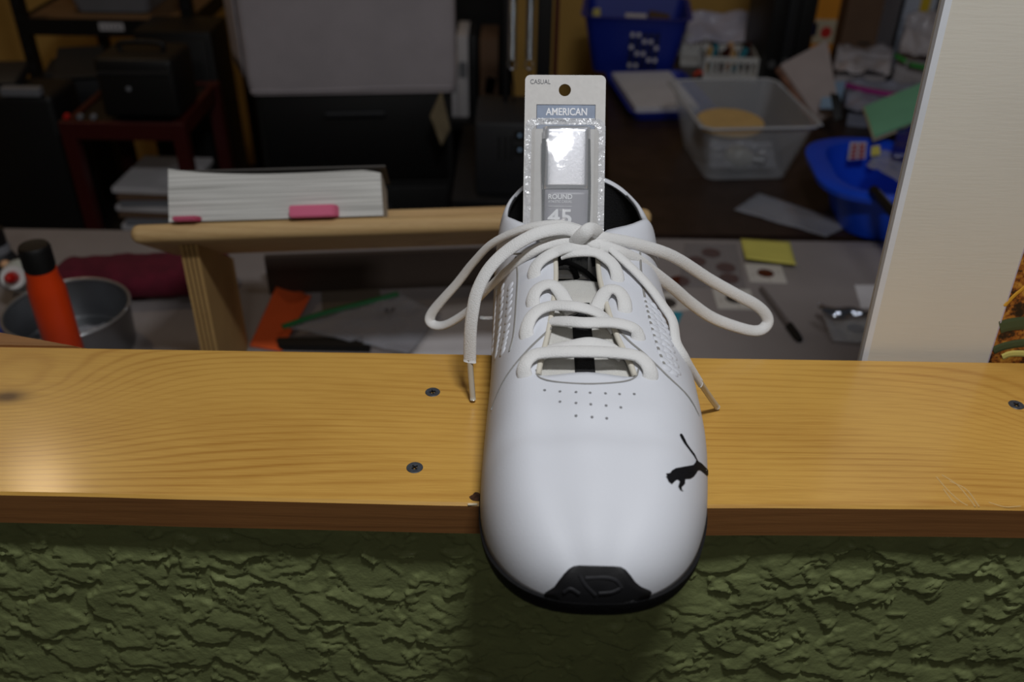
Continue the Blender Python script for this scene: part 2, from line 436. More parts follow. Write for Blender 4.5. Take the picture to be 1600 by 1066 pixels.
# ---- wooden ledge on top of the half wall
bm = newbm()
nxs = 80
def ledge_section(x):
    return [(0.0015, 0), (LED_D - 0.0015, 0), (LED_D, -0.0015), (LED_D, -LED_T), (0.0012, -LED_T), (0.0 , -LED_T + 0.0012), (0.0, -0.0015)]
rows = []
for i in range(nxs + 1):
    x = -0.82 + 1.64 * i / nxs
    wob = 0.0006 * mnoise.noise(Vector((x * 14, 0.3, 0)))
    bow = -0.0035 * math.exp(-((x + 0.03) / 0.20) ** 2)
    rows.append([Vector((x, yy + (wob + bow if yy < 0.05 else 0), zz)) for yy, zz in ledge_section(x)])
vv = grid(bm, rows, close_v=True, flip=False)
bm.faces.new(vv[0]); bm.faces.new(list(reversed(vv[-1])))
fixn(bm)
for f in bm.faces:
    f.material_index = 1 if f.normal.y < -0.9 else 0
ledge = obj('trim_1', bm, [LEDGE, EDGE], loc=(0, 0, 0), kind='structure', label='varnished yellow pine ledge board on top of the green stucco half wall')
def screw(px, py, ang):
    c = atz(px, py, 0.0)
    bm = newbm()
    lathe(bm, [(0.0, -0.006), (0.0016, -0.006), (0.0022, -0.003), (0.0046, -0.0004), (0.0049, 0.0001), (0.0046, 0.0004), (0.0026, 0.0003), (0.0012, 0.0000), (0.0, -0.0001)], Matrix.Translation(c), 20)
    s = obj('screw', bm, SCREW, parent=ledge, smooth=True)
    bm = boxes([((c.x, c.y, 0.0004), (0.0040, 0.0008, 0.0006), (0, 0, ang)), ((c.x, c.y, 0.0004), (0.0008, 0.0040, 0.0006), (0, 0, ang))])
    obj('cross_recess', bm, BLACK_PLASTIC, parent=s)
screw(676, 613, 0.3); screw(648, 731, 0.7); screw(1588, 633, 0.5)
# dark knot with a chipped edge beside the shoe
kc = aty(741, 788, 0.0)
bm = newbm(); 
def blot(r, n=18, k=0.0): return [(r * (1 + 0.45 * mnoise.noise(Vector((math.cos(a) * 1.6 + k, math.sin(a) * 1.6, k)))) * math.cos(a), r * 0.9 * (1 + 0.45 * mnoise.noise(Vector((math.cos(a) * 1.6 + k, math.sin(a) * 1.6, k)))) * math.sin(a)) for a in [2 * PI * i / n for i in range(n)]]
prism(bm, blot(0.0036, k=1.3), -0.0002, 0.0002, Matrix.Translation((kc.x + 0.0012, 0.0022, 0.0)))
prism(bm, blot(0.0040, k=4.1), -0.0002, 0.0002, Matrix.Translation((kc.x + 0.0005, -0.0034, -0.0065)) @ Matrix.Rotation(PI / 2, 4, 'X'))
fixn(bm)
obj('knot', bm, mat('dark_knot', (66, 40, 24), rough=0.5, var=0.5, vscale=500), parent=ledge)
bm = newbm(); box(bm, (kc.x - 0.0008, -0.0032, -0.0007), (0.0055, 0.0012, 0.0012), rot=(0.2, 0.06, 0.1), bev=0.0003)
obj('edge_chip', bm, mat('pale_splinter', (214, 200, 170), rough=0.7), parent=ledge)
# pale scuffs worn into the varnish at the right
bm = newbm()
for pts in ([(1463, 745), (1480, 765), (1500, 783), (1512, 790)], [(1472, 742), (1495, 757), (1515, 780), (1524, 792)], [(1484, 752), (1510, 765), (1530, 792)], [(1474, 764), (1486, 780), (1494, 787)], [(1545, 785), (1570, 792), (1595, 791)]):
    P = [atz(a, b, 0.00012) for a, b in pts]
    sweep(bm, P, [Vector((0, 0, 1))] * len(P), 0.0005, 0.00012, n=16, seg=6)
obj('varnish_scuff', bm, mat('pale_scuff', (222, 186, 120), rough=0.7, alpha=0.55), parent=ledge)

# ---- grey worktop behind the half wall
wt = root('work_desk', (0, 0.55, DZ), 'wide grey laminate work desk behind the counter ledge', 'desk')
obj('desktop', boxes([((-0.22, 0.545, DZ - 0.015), (2.1, 0.775, 0.03))], bev=0.003), DESK, parent=wt)
for x in (-1.2, 0.78):
    for y in (0.22, 0.88):
        obj('leg', boxes([((x, y, (DZ - 0.03 + FLOOR) / 2), (0.05, 0.05, DZ - 0.03 - FLOOR))], bev=0.004), BLACK_METAL, parent=wt)

# ---- dark brown table further back, right
tb = root('brown_table', (0.85, 1.45, DZ), 'dark brown wooden table at the back right carrying tubs and baskets', 'table')
bm = newbm(); pl = [(0.155, 0.950), (1.75, 0.965), (1.75, 2.30), (0.245, 2.30)]
prism(bm, pl, DZ - 0.03, DZ - 0.002)
obj('tabletop', bm, DARKWOOD, parent=tb)
for x, y in ((0.25, 1.0), (1.68, 1.0), (0.31, 2.22), (1.68, 2.22)):
    obj('leg', boxes([((x, y, (DZ - 0.03 + FLOOR) / 2), (0.06, 0.06, DZ - 0.03 - FLOOR))], bev=0.005), DARKWOOD, parent=tb)
TZ = DZ - 0.002

# ================================================================== THE SHOE
SH = root('running_shoe', (0.04, 0.07, 0.0), 'white laced running shoe with black leaping cat logo on the toe', 'shoe')
Y0, Y1 = -0.091, 0.230           # toe tip, heel
XT, XH = 0.041, 0.040            # centre at toe tip and heel
YTH = 0.0185                     # front of the lacing throat
T_XL = [(-.095, -.0130), (-.05, -.0150), (-.01, -.0160), (.03, -.0150), (.07, -.0135), (.11, -.0130), (.15, -.0135), (.19, -.0130), (.24, -.0110)]
T_XR = [(-.095, .0960), (-.05, .1010), (-.02, .1060), (.02, .1110), (.05, .1115), (.08, .1090), (.11, .1060), (.15, .1020), (.19, .0970), (.24, .0930)]
T_OL = [(-.095, .020), (-.03, .014), (.0185, .0145), (.032, .0165), (.05, .020), (.08, .0240), (.112, .0265), (.136, .0262), (.148, .021), (.160, .004), (.172, -.0040), (.20, -.0050), (.24, -.003)]
T_OR = [(-.095, .058), (-.03, .066), (.0185, .0660), (.032, .0635), (.05, .0590), (.08, .0545), (.112, .0520), (.136, .0525), (.148, .058), (.160, .077), (.172, .0855), (.20, .0860), (.24, .0830)]
T_ZE = [(-.095, .053), (-.07, .0545), (-.05, .0570), (-.02, .0640), (.0, .0690), (.0185, .0730), (.05, .0780), (.08, .0820), (.112, .0860), (.136, .0910), (.150, .0945), (.163, .0940), (.185, .0890), (.205, .0910), (.230, .0990)]
T_ZB = [(-.095, .0225), (-.07, .0170), (-.04, .0110), (.0, .0080), (.23, .0110)]
def gt(y, q=2.55, span=0.085):
    u = (Y0 + span - y) / span
    return 1.0 if u <= 0 else max(0.0, 1 - min(1, u) ** q) ** (1 / q)
def gh(y, q=2.5, span=0.055):
    u = (y - (Y1 - span)) / span
    return 1.0 if u <= 0 else max(0.0, 1 - min(1, u) ** q) ** (1 / q)
def section(y, inset=0.0, nside=16, nmid=10, drop=0.0):
    a, b = gt(y), gh(y)
    def pin(v, tip):
        v = XT + (v - XT) * a if tip == 't' else v
        return v
    def sx(v):
        v = XT + (v - XT) * a
        return XH + (v - XH) * b
    xl, xr = sx(interp(T_XL, y) + inset), sx(interp(T_XR, y) - inset)
    ol, orr = sx(interp(T_OL, y) + inset * 0.3), sx(interp(T_OR, y) - inset * 0.3)
    zb = interp(T_ZB, y) + inset * 0.6
    q = max(0.0, min(1.0, (y - Y0) / 0.060))
    gz = (1 - (1 - q) ** 2.5) ** (1 / 2.5) if q < 1 else 1.0
    ze = zb + (interp(T_ZE, y) - inset * 0.25 - drop - zb) * gz
    e = 2 / (2.15 + 0.35 * min(1, max(0, (y + 0.02) / 0.08)))
    row = []
    for k in range(nside + 1):
        t = PI / 2 * k / nside
        row.append(Vector((ol + (xl - ol) * math.cos(t) ** e if k < nside else ol, y, zb + (ze - zb) * math.sin(t) ** e)))
    crown = 0.0028 * gz
    for k in range(1, nmid):
        s = k / nmid; row.append(Vector((ol + (orr - ol) * s, y, ze + crown * (0.5 - 0.5 * math.cos(2 * PI * s)))))
    for k in range(nside, -1, -1):
        t = PI / 2 * k / nside
        row.append(Vector((orr + (xr - orr) * math.cos(t) ** e if k < nside else orr, y, zb + (ze - zb) * math.sin(t) ** e)))
    return row
NS, NM = 16, 10
def stations(n, ya=Y0, yb=Y1):
    ys = [ya + (yb - ya) * (0.5 - 0.5 * math.cos(PI * i / n)) for i in range(n + 1)]
    return ys
ys = stations(120)
ys = sorted([y for y in ys if abs(y - YTH) > 0.0012] + [YTH])
hull_rows = [section(y) for y in ys]
# soft flex creases across the toe box
for row, y in zip(hull_rows, ys):
    for p in row:
        k = max(0.0, (p.z - 0.035) / 0.03); k = min(1, k)
        ph = p.y - 0.10 * (p.x - 0.045) ** 2 * 10
        p.z += 0.0011 * k * (math.exp(-((ph + 0.030) / 0.006) ** 2) - math.exp(-((ph + 0.018) / 0.006) ** 2) + 0.7 * math.exp(-((ph + 0.004) / 0.006) ** 2))
# closed hull, used to lay things on the surface
hb = newbm(); grid(hb, hull_rows); hb.normal_update()
HULL = BVHTree.FromBMesh(hb); hb.free()
def on(px, py, lift=0.0):
    d = ray(px, py).normalized()
    loc, nrm, idx, dist = HULL.ray_cast(CAM, d)
    if loc is None:
        best = None
        for k in range(60):                      # just past the silhouette: closest approach of the sight line
            P = CAM + d * (0.38 + 0.006 * k); hit = HULL.find_nearest(P)
            if best is None or hit[3] < best[3]: best = hit
        loc, nrm, idx, dist = best
        if nrm.dot(loc - Vector((0.045, loc.y, 0.02))) < 0: nrm = -nrm
        return loc + nrm * lift, nrm
    if nrm.dot(d) > 0: nrm = -nrm
    return loc + nrm * lift, nrm
# the upper: vamp, sides, collar; the throat columns are left open
bm = newbm()
vv = [[bm.verts.new(p) for p in r] for r in hull_rows]
nc = len(vv[0])
for i in range(len(vv) - 1):
    for j in range(nc - 1):
        if ys[i] >= YTH - 1e-6 and NS <= j < NS + NM: continue
        bm.faces.new([vv[i][j], vv[i + 1][j], vv[i + 1][j + 1], vv[i][j + 1]])
bmesh.ops.remove_doubles(bm, verts=bm.verts, dist=1e-6)
for v in [v for v in bm.verts if not v.link_faces]: bm.verts.remove(v)
bmesh.ops.recalc_face_normals(bm, faces=bm.faces)
tf = max(bm.faces, key=lambda f: f.calc_center_median().z if f.calc_center_median().y < 0 else -1)
if tf.normal.z < 0: bmesh.ops.reverse_faces(bm, faces=bm.faces)
upper = obj('upper', bm, WHITE_LEATHER, parent=SH, smooth='all')
sm = upper.modifiers.new('thickness', 'SOLIDIFY'); sm.thickness = 0.0028; sm.offset = -1
# black padded lining of the collar
bm = newbm()
rows = []
for i in range(37):
    y = 0.152 + (Y1 - 0.152) * math.sin(PI / 2 * i / 36)
    r = section(y, inset=0.0036, drop=0.0010)
    for q in r: q.y = 0.152 + (q.y - 0.152) * (Y1 - 0.0038 - 0.152) / (Y1 - 0.152)
    rows.append(r)
vv = [[bm.verts.new(p) for p in r] for r in rows]
for i in range(len(vv) - 1):
    for j in range(nc - 1):
        if NS <= j < NS + NM: continue
        bm.faces.new([vv[i][j], vv[i][j + 1], vv[i + 1][j + 1], vv[i + 1][j]])
for r in (vv[-1],):
    pass
for v in [v for v in bm.verts if not v.link_faces]: bm.verts.remove(v)
ln = obj('collar_lining', bm, BLACK_CLOTH, parent=SH, smooth='all')
sm = ln.modifiers.new('thickness', 'SOLIDIFY'); sm.thickness = 0.0012; sm.offset = 0
# insole inside
bm = newbm(); P = []
for y in np.linspace(-0.05, 0.222, 40):
    r = section(float(y)); xl, xr = r[0].x + 0.006, r[-1].x - 0.006
    P.append([Vector((xl + (xr - xl) * k / 6, y, 0.020)) for k in range(7)])
grid(bm, P); obj('insole', bm, mat('dark_grey_insole', (46, 46, 50), rough=0.9), parent=SH)
# outsole: black, rounded rim a little proud of the upper, rocker toe
def outline(off, n=80):
    L_, R_ = [], []
    for y in stations(n, Y0, Y1):
        r = section(y); xl, xr = r[0].x, r[-1].x
        L_.append((xl, y)); R_.append((xr, y))
    loop = L_ + R_[::-1][1:-1]
    c = Vector((0.045, 0.06)); out = []
    m_ = len(loop)
    for k in range(m_):
        a, b = Vector(loop[k - 1]), Vector(loop[(k + 1) % m_]); t = (b - a)
        nn = Vector((-t.y, t.x)); nn = nn.normalized() if nn.length > 1e-9 else Vector((0, 0))
        p = Vector(loop[k])
        if nn.dot(p - c) < 0: nn = -nn
        out.append(p + nn * (off + (0.0016 if off > -0.003 else 0.0) * max(0.0, min(1.0, (0.0 - p.y) / 0.06))))
    return out
def rock(y): return 0.010 * max(0, (-y - 0.02) / 0.07) ** 2
bm = newbm(); rings = []
for off, dz in ((-0.014, 0.0), (-0.005, 0.0), (-0.0015, 0.003), (-0.0002, 0.007), (0.0002, 0.0125), (-0.004, 0.0135), (-0.02, 0.0135)):
    ring = []
    for p in outline(off):
        zt = interp(T_ZB, p.y) + 0.0015
        z = rock(p.y) + dz / 0.0135 * (zt - rock(p.y))
        ring.append(Vector((p.x, p.y, z)))
    rings.append(ring)
vv = grid(bm, rings, close_v=True)
bm.faces.new(vv[0]); bm.faces.new(vv[-1]); fixn(bm)
sole = obj('outsole', bm, BLACK_RUBBER, parent=SH, smooth=True)
# black rubber bumper wrapping up the front of the toe, with raised emblem lines
def patch(poly_px, lift, thick, name, material, parent, div=0.0022, smooth=True):
    poly = [Vector((a, b, 0)) for a, b in poly_px]
    bm = newbm(); vs_ = [bm.verts.new(p) for p in poly]
    tris = tessellate_polygon([poly])
    for t in tris:
        try: bm.faces.new([vs_[i] for i in t])
        except ValueError: pass
    for _ in range(3):
        lim = div / 0.00034
        es = [e for e in bm.edges if e.calc_length() > lim]
        if not es: break
        bmesh.ops.subdivide_edges(bm, edges=es, cuts=1); bmesh.ops.triangulate(bm, faces=bm.faces)
    if thick > 0:
        r = bmesh.ops.extrude_face_region(bm, geom=list(bm.faces))
        topv = [g for g in r['geom'] if isinstance(g, bmesh.types.BMVert)]
        top = set(topv)
    else: top = set(bm.verts)
    for v in bm.verts:
        p, nn = on(v.co.x, v.co.y)
        v.co = p + nn * (lift if v in top else lift - thick)
    fixn(bm)
    return obj(name, bm, material, parent=parent, smooth='all' if smooth else False)
bump_px = [(852, 926), (866, 917), (874, 906), (882, 896), (889, 889), (896, 885), (905, 883.5), (920, 884), (940, 884.5), (960, 885), (970, 886), (977, 890), (984, 898), (992, 909), (1002, 917), (1016, 923), (1010, 934), (990, 940), (960, 943), (930, 945), (900, 944), (875, 940), (858, 934)]
toe = patch(bump_px, 0.0016, 0.0035, 'toe_bumper', mat('toe_rubber', (13, 13, 16), rough=0.6), SH)
bm = newbm()
for pts in ([(905, 897), (915, 912), (930, 926)], [(915, 902), (945, 901), (962, 906), (970, 916)], [(935, 924), (955, 922), (968, 917)], [(882, 922), (892, 917), (905, 924)]):
    PP = [on(a, b, 0.0018) for a, b in pts]
    sweep(bm, [p for p, n in PP], [n for p, n in PP], 0.0009, 0.0005, n=14, seg=6)
obj('toe_emblem', bm, mat('dark_grey_rubber_line', (23, 23, 27), rough=0.7), parent=toe)

# leaping cat emblem printed on the side of the toe
cat_px = [(345,150),(365,148),(385,175),(410,225),(430,270),(470,330),(530,410),(560,475),(575,500),(620,530),(680,590),(730,640),(748,690),(752,735),(738,712),(722,684),(690,680),(640,640),(600,612),(570,620),(550,655),(515,700),(470,725),(410,728),(405,790),(365,830),(365,865),(390,885),(350,875),(320,825),(335,775),(340,755),(310,735),(285,750),(240,795),(200,765),(180,720),(165,700),(180,690),(165,660),(215,655),(240,620),(290,590),(400,570),(510,550),(540,515),(550,480),(520,430),(455,345),(400,275),(365,215),(340,165)]
patch([(1020 + a * 0.12195, 660 + b * 0.12195) for a, b in cat_px], 0.0004, 0.0, 'cat_emblem', BLACK_PRINT, SH, div=0.002)['label'] = 'black leaping cat emblem'
# ventilation holes on the vamp
bm = newbm()
for px, py in [(851, 610), (875, 612), (900, 613), (922, 614), (946, 615), (968, 616), (991, 616), (875, 628), (900, 630), (923, 632), (947, 634), (970, 637), (900, 650), (925, 652), (948, 654)]:
    p, nn = on(px, py, 0.00015)
    lathe(bm, [(0.0, 0.0), (0.0007, 0.0001), (0.0008, 0.0)], Matrix.Translation(p) @ nn.to_track_quat('Z', 'Y').to_matrix().to_4x4(), 8)
obj('ventilation_holes', bm, mat('grey_hole', (120, 120, 122), rough=0.8), parent=SH)
# seams and the ribbed side panels
def seam(pts, r=0.0007, lift=0.0002, material=SEAM, name='seam', flat=0.5):
    PP = [on(a, b, lift) for a, b in pts]
    bm = newbm(); sweep(bm, [p for p, n in PP], [n for p, n in PP], r, r * flat, n=40, seg=6)
    return obj(name, bm, material, parent=SH, smooth='all')
seam([(768, 640), (785, 600), (805, 570), (830, 542), (862, 512)])
seam([(962, 512), (985, 535), (1010, 556), (1045, 590), (1075, 620), (1092, 650)])
seam([(838, 578), (843, 590), (870, 597), (920, 600), (970, 597), (992, 590), (998, 576)], r=0.0005)
seam([(806, 402), (809, 430), (807, 470), (803, 520), (796, 550)], r=0.0008)
seam([(1000, 395), (1003, 440), (1013, 490), (1027, 540), (1040, 575)], r=0.0009)
seam([(775, 398), (800, 396), (830, 398), (850, 402)], r=0.0005)
def ribs(cols, name):
    bm = newbm()
    for path, n in cols:
        Pp = catmull([Vector((a, b, 0)) for a, b in path], n)
        for q in Pp:
            p, nn = on(q.x, q.y, 0.0)
            M = Matrix.Translation(p) @ nn.to_track_quat('Z', 'Y').to_matrix().to_4x4() @ Matrix.Diagonal((1.0, 1.35, 1, 1))
            lathe(bm, [(0.0030, -0.0008), (0.0026, 0.0002), (0.0017, 0.0007), (0.0, 0.0009)], M, 10)
    return obj(name, bm, WHITE_LEATHER, parent=SH, smooth='all')
ribs([([(797, 448), (795, 480), (791, 520), (785, 550)], 10), ([(785, 450), (783, 485), (779, 525), (775, 555)], 10), ([(775, 460), (773, 500), (770, 550)], 9)], 'ribbed_side_panel')
ribs([([(1012, 470), (1020, 500), (1030, 535), (1042, 575)], 11), ([(1023, 478), (1032, 512), (1042, 550), (1052, 582)], 11), ([(1033, 490), (1044, 530), (1057, 580)], 9)], 'ribbed_side_panel')

# tongue in the throat
def tongue_z(y): return interp(T_ZE, y) - 0.0068 - 0.25 * max(0, y - 0.09)
bm = newbm(); P = []
for i in range(41):
    y = 0.006 + (0.118 - 0.006) * i / 40
    a, b = interp(T_OL, max(y, YTH)) - 0.006, interp(T_OR, max(y, YTH)) + 0.006
    P.append([Vector((a + (b - a) * k / 14, y, tongue_z(y) + 0.0022 * (1 - (2 * k / 14 - 1) ** 2) + 0.0006 * mnoise.noise(Vector((y * 80, k * 0.3, 1))))) for k in range(15)])
grid(bm, P, flip=True); fixn(bm)
tg = obj('tongue', bm, WHITE_MESH, parent=SH, smooth='all')
sm = tg.modifiers.new('thickness', 'SOLIDIFY'); sm.thickness = 0.003; sm.offset = -1
tg2 = newbm(); grid(tg2, [[Vector((x, y, tongue_z(y) + 0.0028)) for x in (0.0345, 0.037, 0.0395, 0.0425, 0.0455)] for y in np.linspace(0.012, 0.085, 30)], flip=True)
fixn(tg2); st = obj('tongue_stripe', tg2, BLACK_CLOTH, parent=tg, smooth='all'); st['label'] = 'black centre stripe'
sm = st.modifiers.new('thickness', 'SOLIDIFY'); sm.thickness = 0.0006; sm.offset = 0
# folded inner edges of the lacing strips
for TT, sgn in ((T_OL, -1), (T_OR, 1)):
    bm = newbm(); pts = [Vector((interp(TT, y) + sgn * 0.0005, y, interp(T_ZE, y) - 0.0012)) for y in np.linspace(YTH + 0.001, 0.142, 14)]
    sweep(bm, pts, [Vector((-sgn * 0.4, 0, 1))] * 14, 0.0018, 0.0020, n=50, seg=8)
    obj('eyestay_edge', bm, mat('cream_edge', (206, 200, 186), rough=0.8), parent=SH, smooth='all')

# ---- lacing rows: photo points with the height above the hull
LA, LB = 0.0044, 0.0018
def lace(pts, name='lace_row', a=LA, b=LB, n=48):
    PP = [on(p[0], p[1], p[2]) for p in pts]
    bm = newbm(); sweep(bm, [q for q, nn in PP], [nn for q, nn in PP], a, b, n=n, seg=12)
    return obj(name, bm, WHITE_LACE, parent=SH, smooth='all')
lace([(820, 594, -.004), (820, 580, .0015), (830, 566, .0032), (850, 560, .004), (915, 559, .0045), (980, 562, .004), (1003, 569, .0032), (1015, 584, .0015), (1017, 598, -.004)])
lace([(838, 552, -.003), (860, 545, -.0015), (885, 541, -.0005), (920, 537, .0005), (950, 540, -.0008), (975, 553, -.003)])
lace([(822, 533, -.004), (824, 518, .0015), (836, 498, .0035), (860, 488, .0045), (900, 490, .005), (930, 495, .003), (952, 502, -.001), (962, 506, -.005)])
lace([(850, 496, -.004), (868, 503, .0005), (890, 509, .003), (915, 514, .0045), (955, 514, .0045), (985, 519, .0035), (996, 526, .001), (998, 536, -.004)])
lace([(832, 484, -.004), (834, 470, .0015), (843, 458, .0035), (860, 453, .004), (874, 459, .002), (884, 472, -.001), (892, 482, -.005)], n=36)
lace([(930, 486, -.005), (937, 472, -.001), (946, 462, .003), (960, 461, .004), (971, 469, .003), (976, 482, .001), (977, 492, -.004)], n=36)
lace([(834, 438, -.004), (836, 426, .0015), (848, 413, .0035), (868, 403, .0045), (892, 397, .005), (915, 393, .005), (930, 386, .004)])
lace([(880, 402, .002), (897, 401, .0035), (920, 403, .005), (942, 410, .0045), (957, 421, .003), (964, 434, .001), (966, 444, -.004)])

# ---- bow: photo points with their distance y behind the ledge edge
def bow(pts, name, ups, a=LA, b=LB, n=90, twist=0.0):
    P = [aty(p[0], p[1], p[2]) for p in pts]
    bm = newbm(); sweep(bm, P, ups if isinstance(ups, list) else [Vector(ups)] * len(P), a, b, n=n, seg=12, twist=twist)
    return obj(name, bm, WHITE_LACE, parent=SH, smooth='all')
bow([(918, 366, .134), (895, 356, .136), (865, 351, .138), (820, 357, .146), (771, 379, .158), (740, 410, .166), (715, 442, .170), (690, 470, .172), (675, 489, .172), (672, 502, .170), (682, 509, .167), (700, 506, .163), (730, 487, .156), (752, 462, .146), (790, 425, .134), (827, 397, .128), (861, 381, .129), (905, 372, .130)], 'bow_loop', (0.1, -0.55, 0.8), a=0.0038, b=0.0022, twist=0.5)
bow([(922, 368, .131), (950, 373, .134), (996, 382, .142), (1052, 401, .154), (1109, 437, .165), (1150, 460, .170), (1180, 476, .172), (1196, 491, .172), (1199, 505, .170), (1188, 516, .166), (1165, 515, .163), (1116, 498, .158), (1080, 474, .153), (1052, 450, .147), (1020, 425, .139), (996, 407, .132), (962, 392, .126), (915, 378, .129)], 'bow_loop', (-0.1, -0.55, 0.8), a=0.0042, b=0.0023, twist=0.4)
# free ends, each with a plastic tip
e1 = bow([(920, 370, .129), (885, 358, .131), (846, 363, .129), (815, 377, .126), (790, 394, .123), (770, 413, .119), (756, 433, .115), (744, 460, .110), (738, 490, .105), (735, 520, .101), (734, 566, .096)], 'lace_end', (-0.3, -0.6, 0.7))
bm = newbm(); P = [aty(734, 562, .0962), aty(736, 590, .0935), atz(739, 625, .0022)]
sweep(bm, P, [Vector((0, -1, .3))] * 3, 0.0019, 0.0016, n=12, seg=10); obj('aglet', bm, AGLET, parent=e1, smooth='all')
e2p = [aty(915, 374, .128), aty(930, 383, .126)] + [on(a, b, l)[0] for a, b, l in ((945, 393, .0055), (960, 405, .0045), (977, 420, .0038), (997, 440, .0036), (1014, 461, .0036), (1029, 484, .0038), (1043, 508, .0040))]
e2p += [aty(1057, 535, .0615), aty(1071, 560, .0560), aty(1083, 580, .0600), aty(1094, 598, .0670)]
bm = newbm(); sweep(bm, e2p, [Vector((0.45, -0.45, 0.75))] * len(e2p), 0.0034, LB, n=90, seg=12); e2 = obj('lace_end', bm, WHITE_LACE, parent=SH, smooth='all')
bm = newbm(); P = [aty(1092, 595, .0655), aty(1106, 616, .0755), atz(1121, 637, .0022)]
sweep(bm, P, [Vector((0, -1, .3))] * 3, 0.0019, 0.0016, n=12, seg=10); obj('aglet', bm, AGLET, parent=e2, smooth='all')
bow([(893, 386, .134), (900, 378, .127), (912, 366, .1245), (922, 359, .127), (932, 362, .132), (934, 370, .136)], 'knot', (0.2, -0.8, 0.55), a=0.0046, b=0.0026, n=40)
bow([(842, 372, .134), (866, 364, .134), (890, 363, .133), (912, 370, .131)], 'knot', (0, -0.5, 0.8), n=30)

# ================================================================== LACE PACKAGE stuck into the shoe
LEAN = math.radians(33)
PK0 = Vector((0.036, 0.142, 0.060))
PU, PV = Vector((1, 0, 0)), Vector((0, math.sin(LEAN), math.cos(LEAN)))
PU = (PU + Vector((0, 0, 0.010))).normalized()
PN = PU.cross(PV).normalized()
PM = Matrix((PU, PV, PN)).transposed().to_4x4(); PM.translation = PK0
def pk(px, py, h=0.0):
    d = ray(px, py); t = (PK0 + PN * h - CAM).dot(PN) / d.dot(PN); q = CAM + d * t - PK0
    return q.dot(PU), q.dot(PV)
PKG = root('shoelace_package', PK0, 'hanging blister card of black shoelaces tucked upright inside the white shoe', 'package')
(ax, ay), (bx_, by_) = pk(818, 117), pk(944, 118)
cx_, wdt = (ax + bx_) / 2, bx_ - ax
top = (ay + by_) / 2; bot = 0.002
hx, hy = pk(880, 141); hr = 9.6 * mpp(PK0 + PV * hy)
def card_poly():
    r = 0.0035
    o = []
    for (qx, qy, a0) in ((cx_ + wdt / 2 - r, top - r, 0), (cx_ - wdt / 2 + r, top - r, PI / 2)):
        for k in range(7): a = a0 + PI / 2 * k / 6; o.append((qx + r * math.cos(a), qy + r * math.sin(a)))
    o += [(cx_ - wdt / 2, bot), (cx_ + wdt / 2, bot)]
    return o
bm = newbm()
outer = card_poly(); hole = [(hx + hr * math.cos(2 * PI * k / 24), hy + hr * math.sin(2 * PI * k / 24)) for k in range(24)]
pv = [Vector((a, b, 0)) for a, b in outer]; hv = [Vector((a, b, 0)) for a, b in reversed(hole)]
tr = tessellate_polygon([pv, hv]); allv = pv + hv
for z, fl in ((0.0005, False), (0.0, True)):
    V_ = [bm.verts.new(PM @ Vector((p.x, p.y, z))) for p in allv]
    for t in tr: bm.faces.new([V_[i] for i in (t if not fl else t[::-1])])
    if z > 0: TV = V_
    else: BV = V_
no = len(pv)
for a0, n_ in ((0, no), (no, len(hv))):
    for k in range(n_):
        i, j = a0 + k, a0 + (k + 1) % n_
        bm.faces.new([TV[i], BV[i], BV[j], TV[j]])
obj('card', fixn(bm), GREYCARD, parent=PKG)
def pbox(x0, y0, x1, y1, z0, z1, name, material, parent=None, bev=0.0):
    bm = newbm(); box(bm, ((x0 + x1) / 2, (y0 + y1) / 2, (z0 + z1) / 2), (x1 - x0, y1 - y0, z1 - z0), bev=bev)
    xf(bm, bm.verts, PM); return obj(name, bm, material, parent=parent or PKG, smooth=bool(bev))
(ax2, ay2), (bx2, by2) = pk(836, 163), pk(928, 195)
pbox(ax2, by2 - 0.003, bx2, ay2, 0.0005, 0.00062, 'printed_banner', LOGOBLUE)
bm = newbm()
lw = 0.00035
for (x0, y0, x1, y1) in ((ax2, ay2 - lw, bx2, ay2), (ax2, by2 - 0.003, ax2 + lw, ay2), (bx2 - lw, by2 - 0.003, bx2, ay2), (ax2 + 0.001, pk(836, 187)[1], bx2 - 0.001, pk(836, 187)[1] + 0.0002)):
    box(bm, ((x0 + x1) / 2, (y0 + y1) / 2, 0.0007), (x1 - x0, y1 - y0, 0.0002))
xf(bm, bm.verts, PM); obj('banner_border', bm, PRINTGREY, parent=PKG)
def ptext(txt, px0, px1, py_base, py_top, h, material, name='lettering', bold=0.0, parent=None):
    x0, y0 = pk(px0, py_base, h); x1, _ = pk(px1, py_base, h); _, y1 = pk(px0, py_top, h)
    size = (y1 - y0) / 0.69
    bm = text_bm(txt, Matrix.Identity(4), size, 0.00008, 1.0, bold=bold)
    xs = [v.co.x for v in bm.verts]; mn, mx = min(xs), max(xs); k = (x1 - x0) / (mx - mn)
    xf(bm, bm.verts, PM @ Matrix.Translation((x0 - mn * k, y0, h)) @ Matrix.Diagonal((k, 1, 1, 1)))
    return obj(name, bm, material, parent=parent or PKG)
ptext('CASUAL', 826, 857.5, 130.5, 123.5, 0.0006, PRINTGREY, bold=0.0)
ptext('AMERICAN', 850.5, 915, 179.5, 168.5, 0.0008, PRINTWHITE, bold=0.00012)
ptext('SUPPLY CO.', 846, 884, 192, 187.6, 0.0008, PRINTGREY)
# black laces bundled in the blister, wrapped by a silver and grey band
(lx0, ly0), (lx1, ly1) = pk(846, 196, 0.008), pk(921, 440, 0.008)
bm = newbm()
for k in range(6):
    x = lx0 + 0.003 + (lx1 - lx0 - 0.006) * k / 5
    P = [PM @ Vector((x + 0.0006 * math.sin(t * 5 + k), 0.008 + t * (ly0 - 0.016), 0.0045 + 0.0003 * math.cos(t * 7 + k))) for t in np.linspace(0, 1, 8)]
    sweep(bm, P, [PN] * 8, 0.0027, 0.0027, n=30, seg=8)
